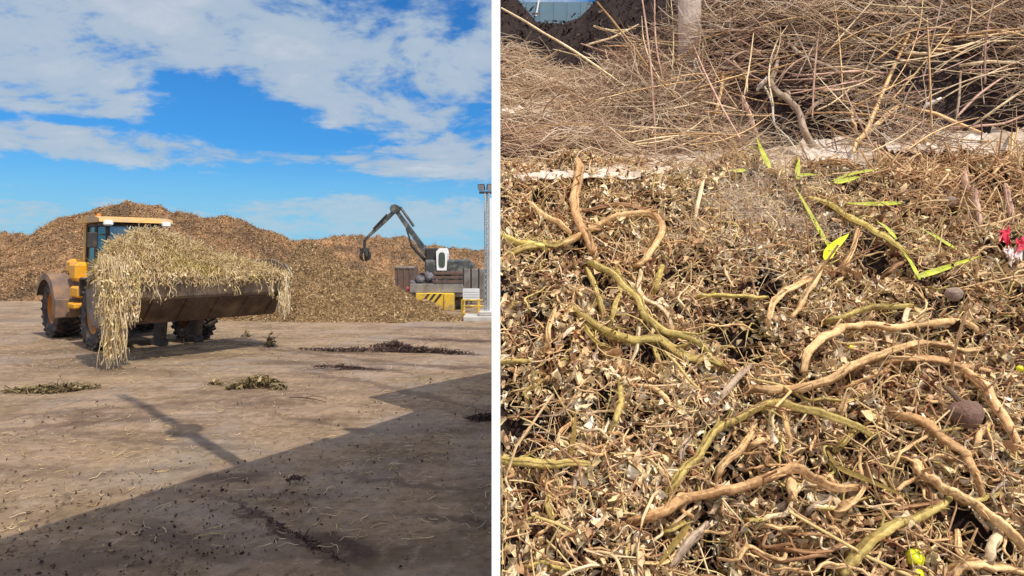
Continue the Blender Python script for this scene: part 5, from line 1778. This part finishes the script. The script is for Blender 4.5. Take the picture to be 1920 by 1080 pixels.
def more_branches():
    cols = ['pale', 'tan', 'tan', 'pink', 'grey', 'pale']
    k = 0
    while k < 165:
        px, py = random.uniform(1040, 1915), random.uniform(5, 268)
        if py < np.interp(px, [1040, 1110, 1240, 1320, 1400], [120, 110, 75, 45, 8]):
            continue
        a = random.gauss(.08, .36)
        if random.random() < .09:
            a = random.uniform(.9, 2.1)
        L = random.uniform(70, 230)
        bend = random.gauss(0, .22)
        pts = [(px + math.cos(a + bend * t) * L * t, py - math.sin(a + bend * t) * L * t) for t in (-.5, -.15, .2, .5)]
        if min(p[0] for p in pts) < 960 or max(p[1] for p in pts) > 285:
            continue
        if any((px - hx) ** 2 / hw ** 2 + (py - hy) ** 2 / hh ** 2 < 1 for hx, hy, hw, hh in ((1480, 200, 120, 65), (1830, 200, 110, 45), (1740, 165, 60, 40))) and random.random() < .8:
            continue
        vine('dry_branch', 'one of the many thin dry branches tangled together in the brush pile', 'branch', pts, random.uniform(.9, 1.8), VM[random.choice(cols)], random.uniform(.06, .2), 'dry branches tangled in the brush', (0, 0), False, (.9, .5), random.uniform(0, .12))
        k += 1


more_branches()


# ------------------------------------------------------------------ behind the brush: mound with shade painted into its colour, blue wall, pale post
def build_back():
    xs, ys = np.linspace(-.2, 3.6, 130), np.linspace(5.15, 6.5, 60)
    gx, gy = np.meshgrid(xs, ys)
    cr = np.interp(gx, [0, .06, .22, .40, .60, .85, 1.5, 3.6], [4.72, 4.62, 4.50, 4.48, 4.50, 4.78, 5.1, 5.1])
    gz = cr - 1.5 * np.abs(gy - 5.72) ** 1.15 - .9 * np.clip(5.7 - gy, 0, 1) + .05 * fbm(gx * 4, gy * 4, 4, 1)
    gx = np.maximum(gx, xmin(gy))
    V = np.stack([gx, gy, gz], -1).reshape(-1, 3)
    ny, nx = gx.shape
    i = np.arange(ny - 1)[:, None] * nx + np.arange(nx - 1)[None]
    m = mat('mound_shade', (0.026, 0.015, 0.013), 0.95, 0.6, 20, 0.5, 120)  # shade on the back mound put into its near-black colour
    o = np_mesh('shaded_mound', V, np.stack([i, i + 1, i + nx + 1, i + nx], -1).reshape(-1, 4), m, smooth=True)
    tag(o, 'back mound at the top beside the divider with shade painted into its colour', 'mound')
    n = 9000
    k = rng.integers(0, len(V), n)
    P = V[k] + rng.normal(size=(n, 3)) * np.array([.03, .03, .02])
    P[:, 0] = np.maximum(P[:, 0], xmin(P[:, 1]) + .02)
    N = rng.normal(size=(n, 3)) + np.array([0, -.4, .6])
    L = rng.uniform(.02, .08, n)
    V2, F2, kk = leaf_arrays(P, N, L, L * rng.uniform(.12, .4, n), rng.normal(size=n), .3, rng.normal(size=n))
    mm = ramp_mat('shaded_litter', [(0.0, (.012, .008, .008)), (.7, (.045, .026, .022)), (1.0, (.16, .10, .075))])
    b = np_mesh('shaded_litter', V2, F2, mm, o, np.repeat(rng.random(n) ** 1.5, kk))
    b['kind'] = 'stuff'
    # blue sheet-metal wall
    wl = empty('blue_wall', (.8, 6.62, 0), 'dull blue sheet metal wall showing above the dark mound', 'wall')
    s = MB()
    for j in range(16):
        x0 = -.93 + j * .14
        s.box(x0, x0 + .11, 0, .03, 0, 5.0).box(x0 + .11, x0 + .14, .004, .03, 0, 5.0)
    s.build('sheeting', mat('blue_sheet', (0.11, 0.195, 0.25), 0.6, 0.15, 3.0, dirt=(.15, .20, .22), dirt_amt=.4), wl)
    a, b2 = at(1012, -8, 6.6), at(1005, 30, 6.6)
    MB().tube([a - Vector((.8, 6.62 + .0, 0)), b2 - Vector((.8, 6.62, 0))], .010, 6).build('white_pipe', M_CWHITE, wl)
    p0 = at(1293, 26, 4.72)
    tag(MB().lathe([(.085, -.6), (.083, .1), (.075, .35), (.07, .36), (0, .37)], (p0.x, 4.72, p0.z), 'z', 16).build('pale_post', mat('bleached_wood', (.50, .40, .33), .8, .2, 9, .5, 40)), 'pale bleached wooden post standing at the top of the brush', 'post')


build_back()
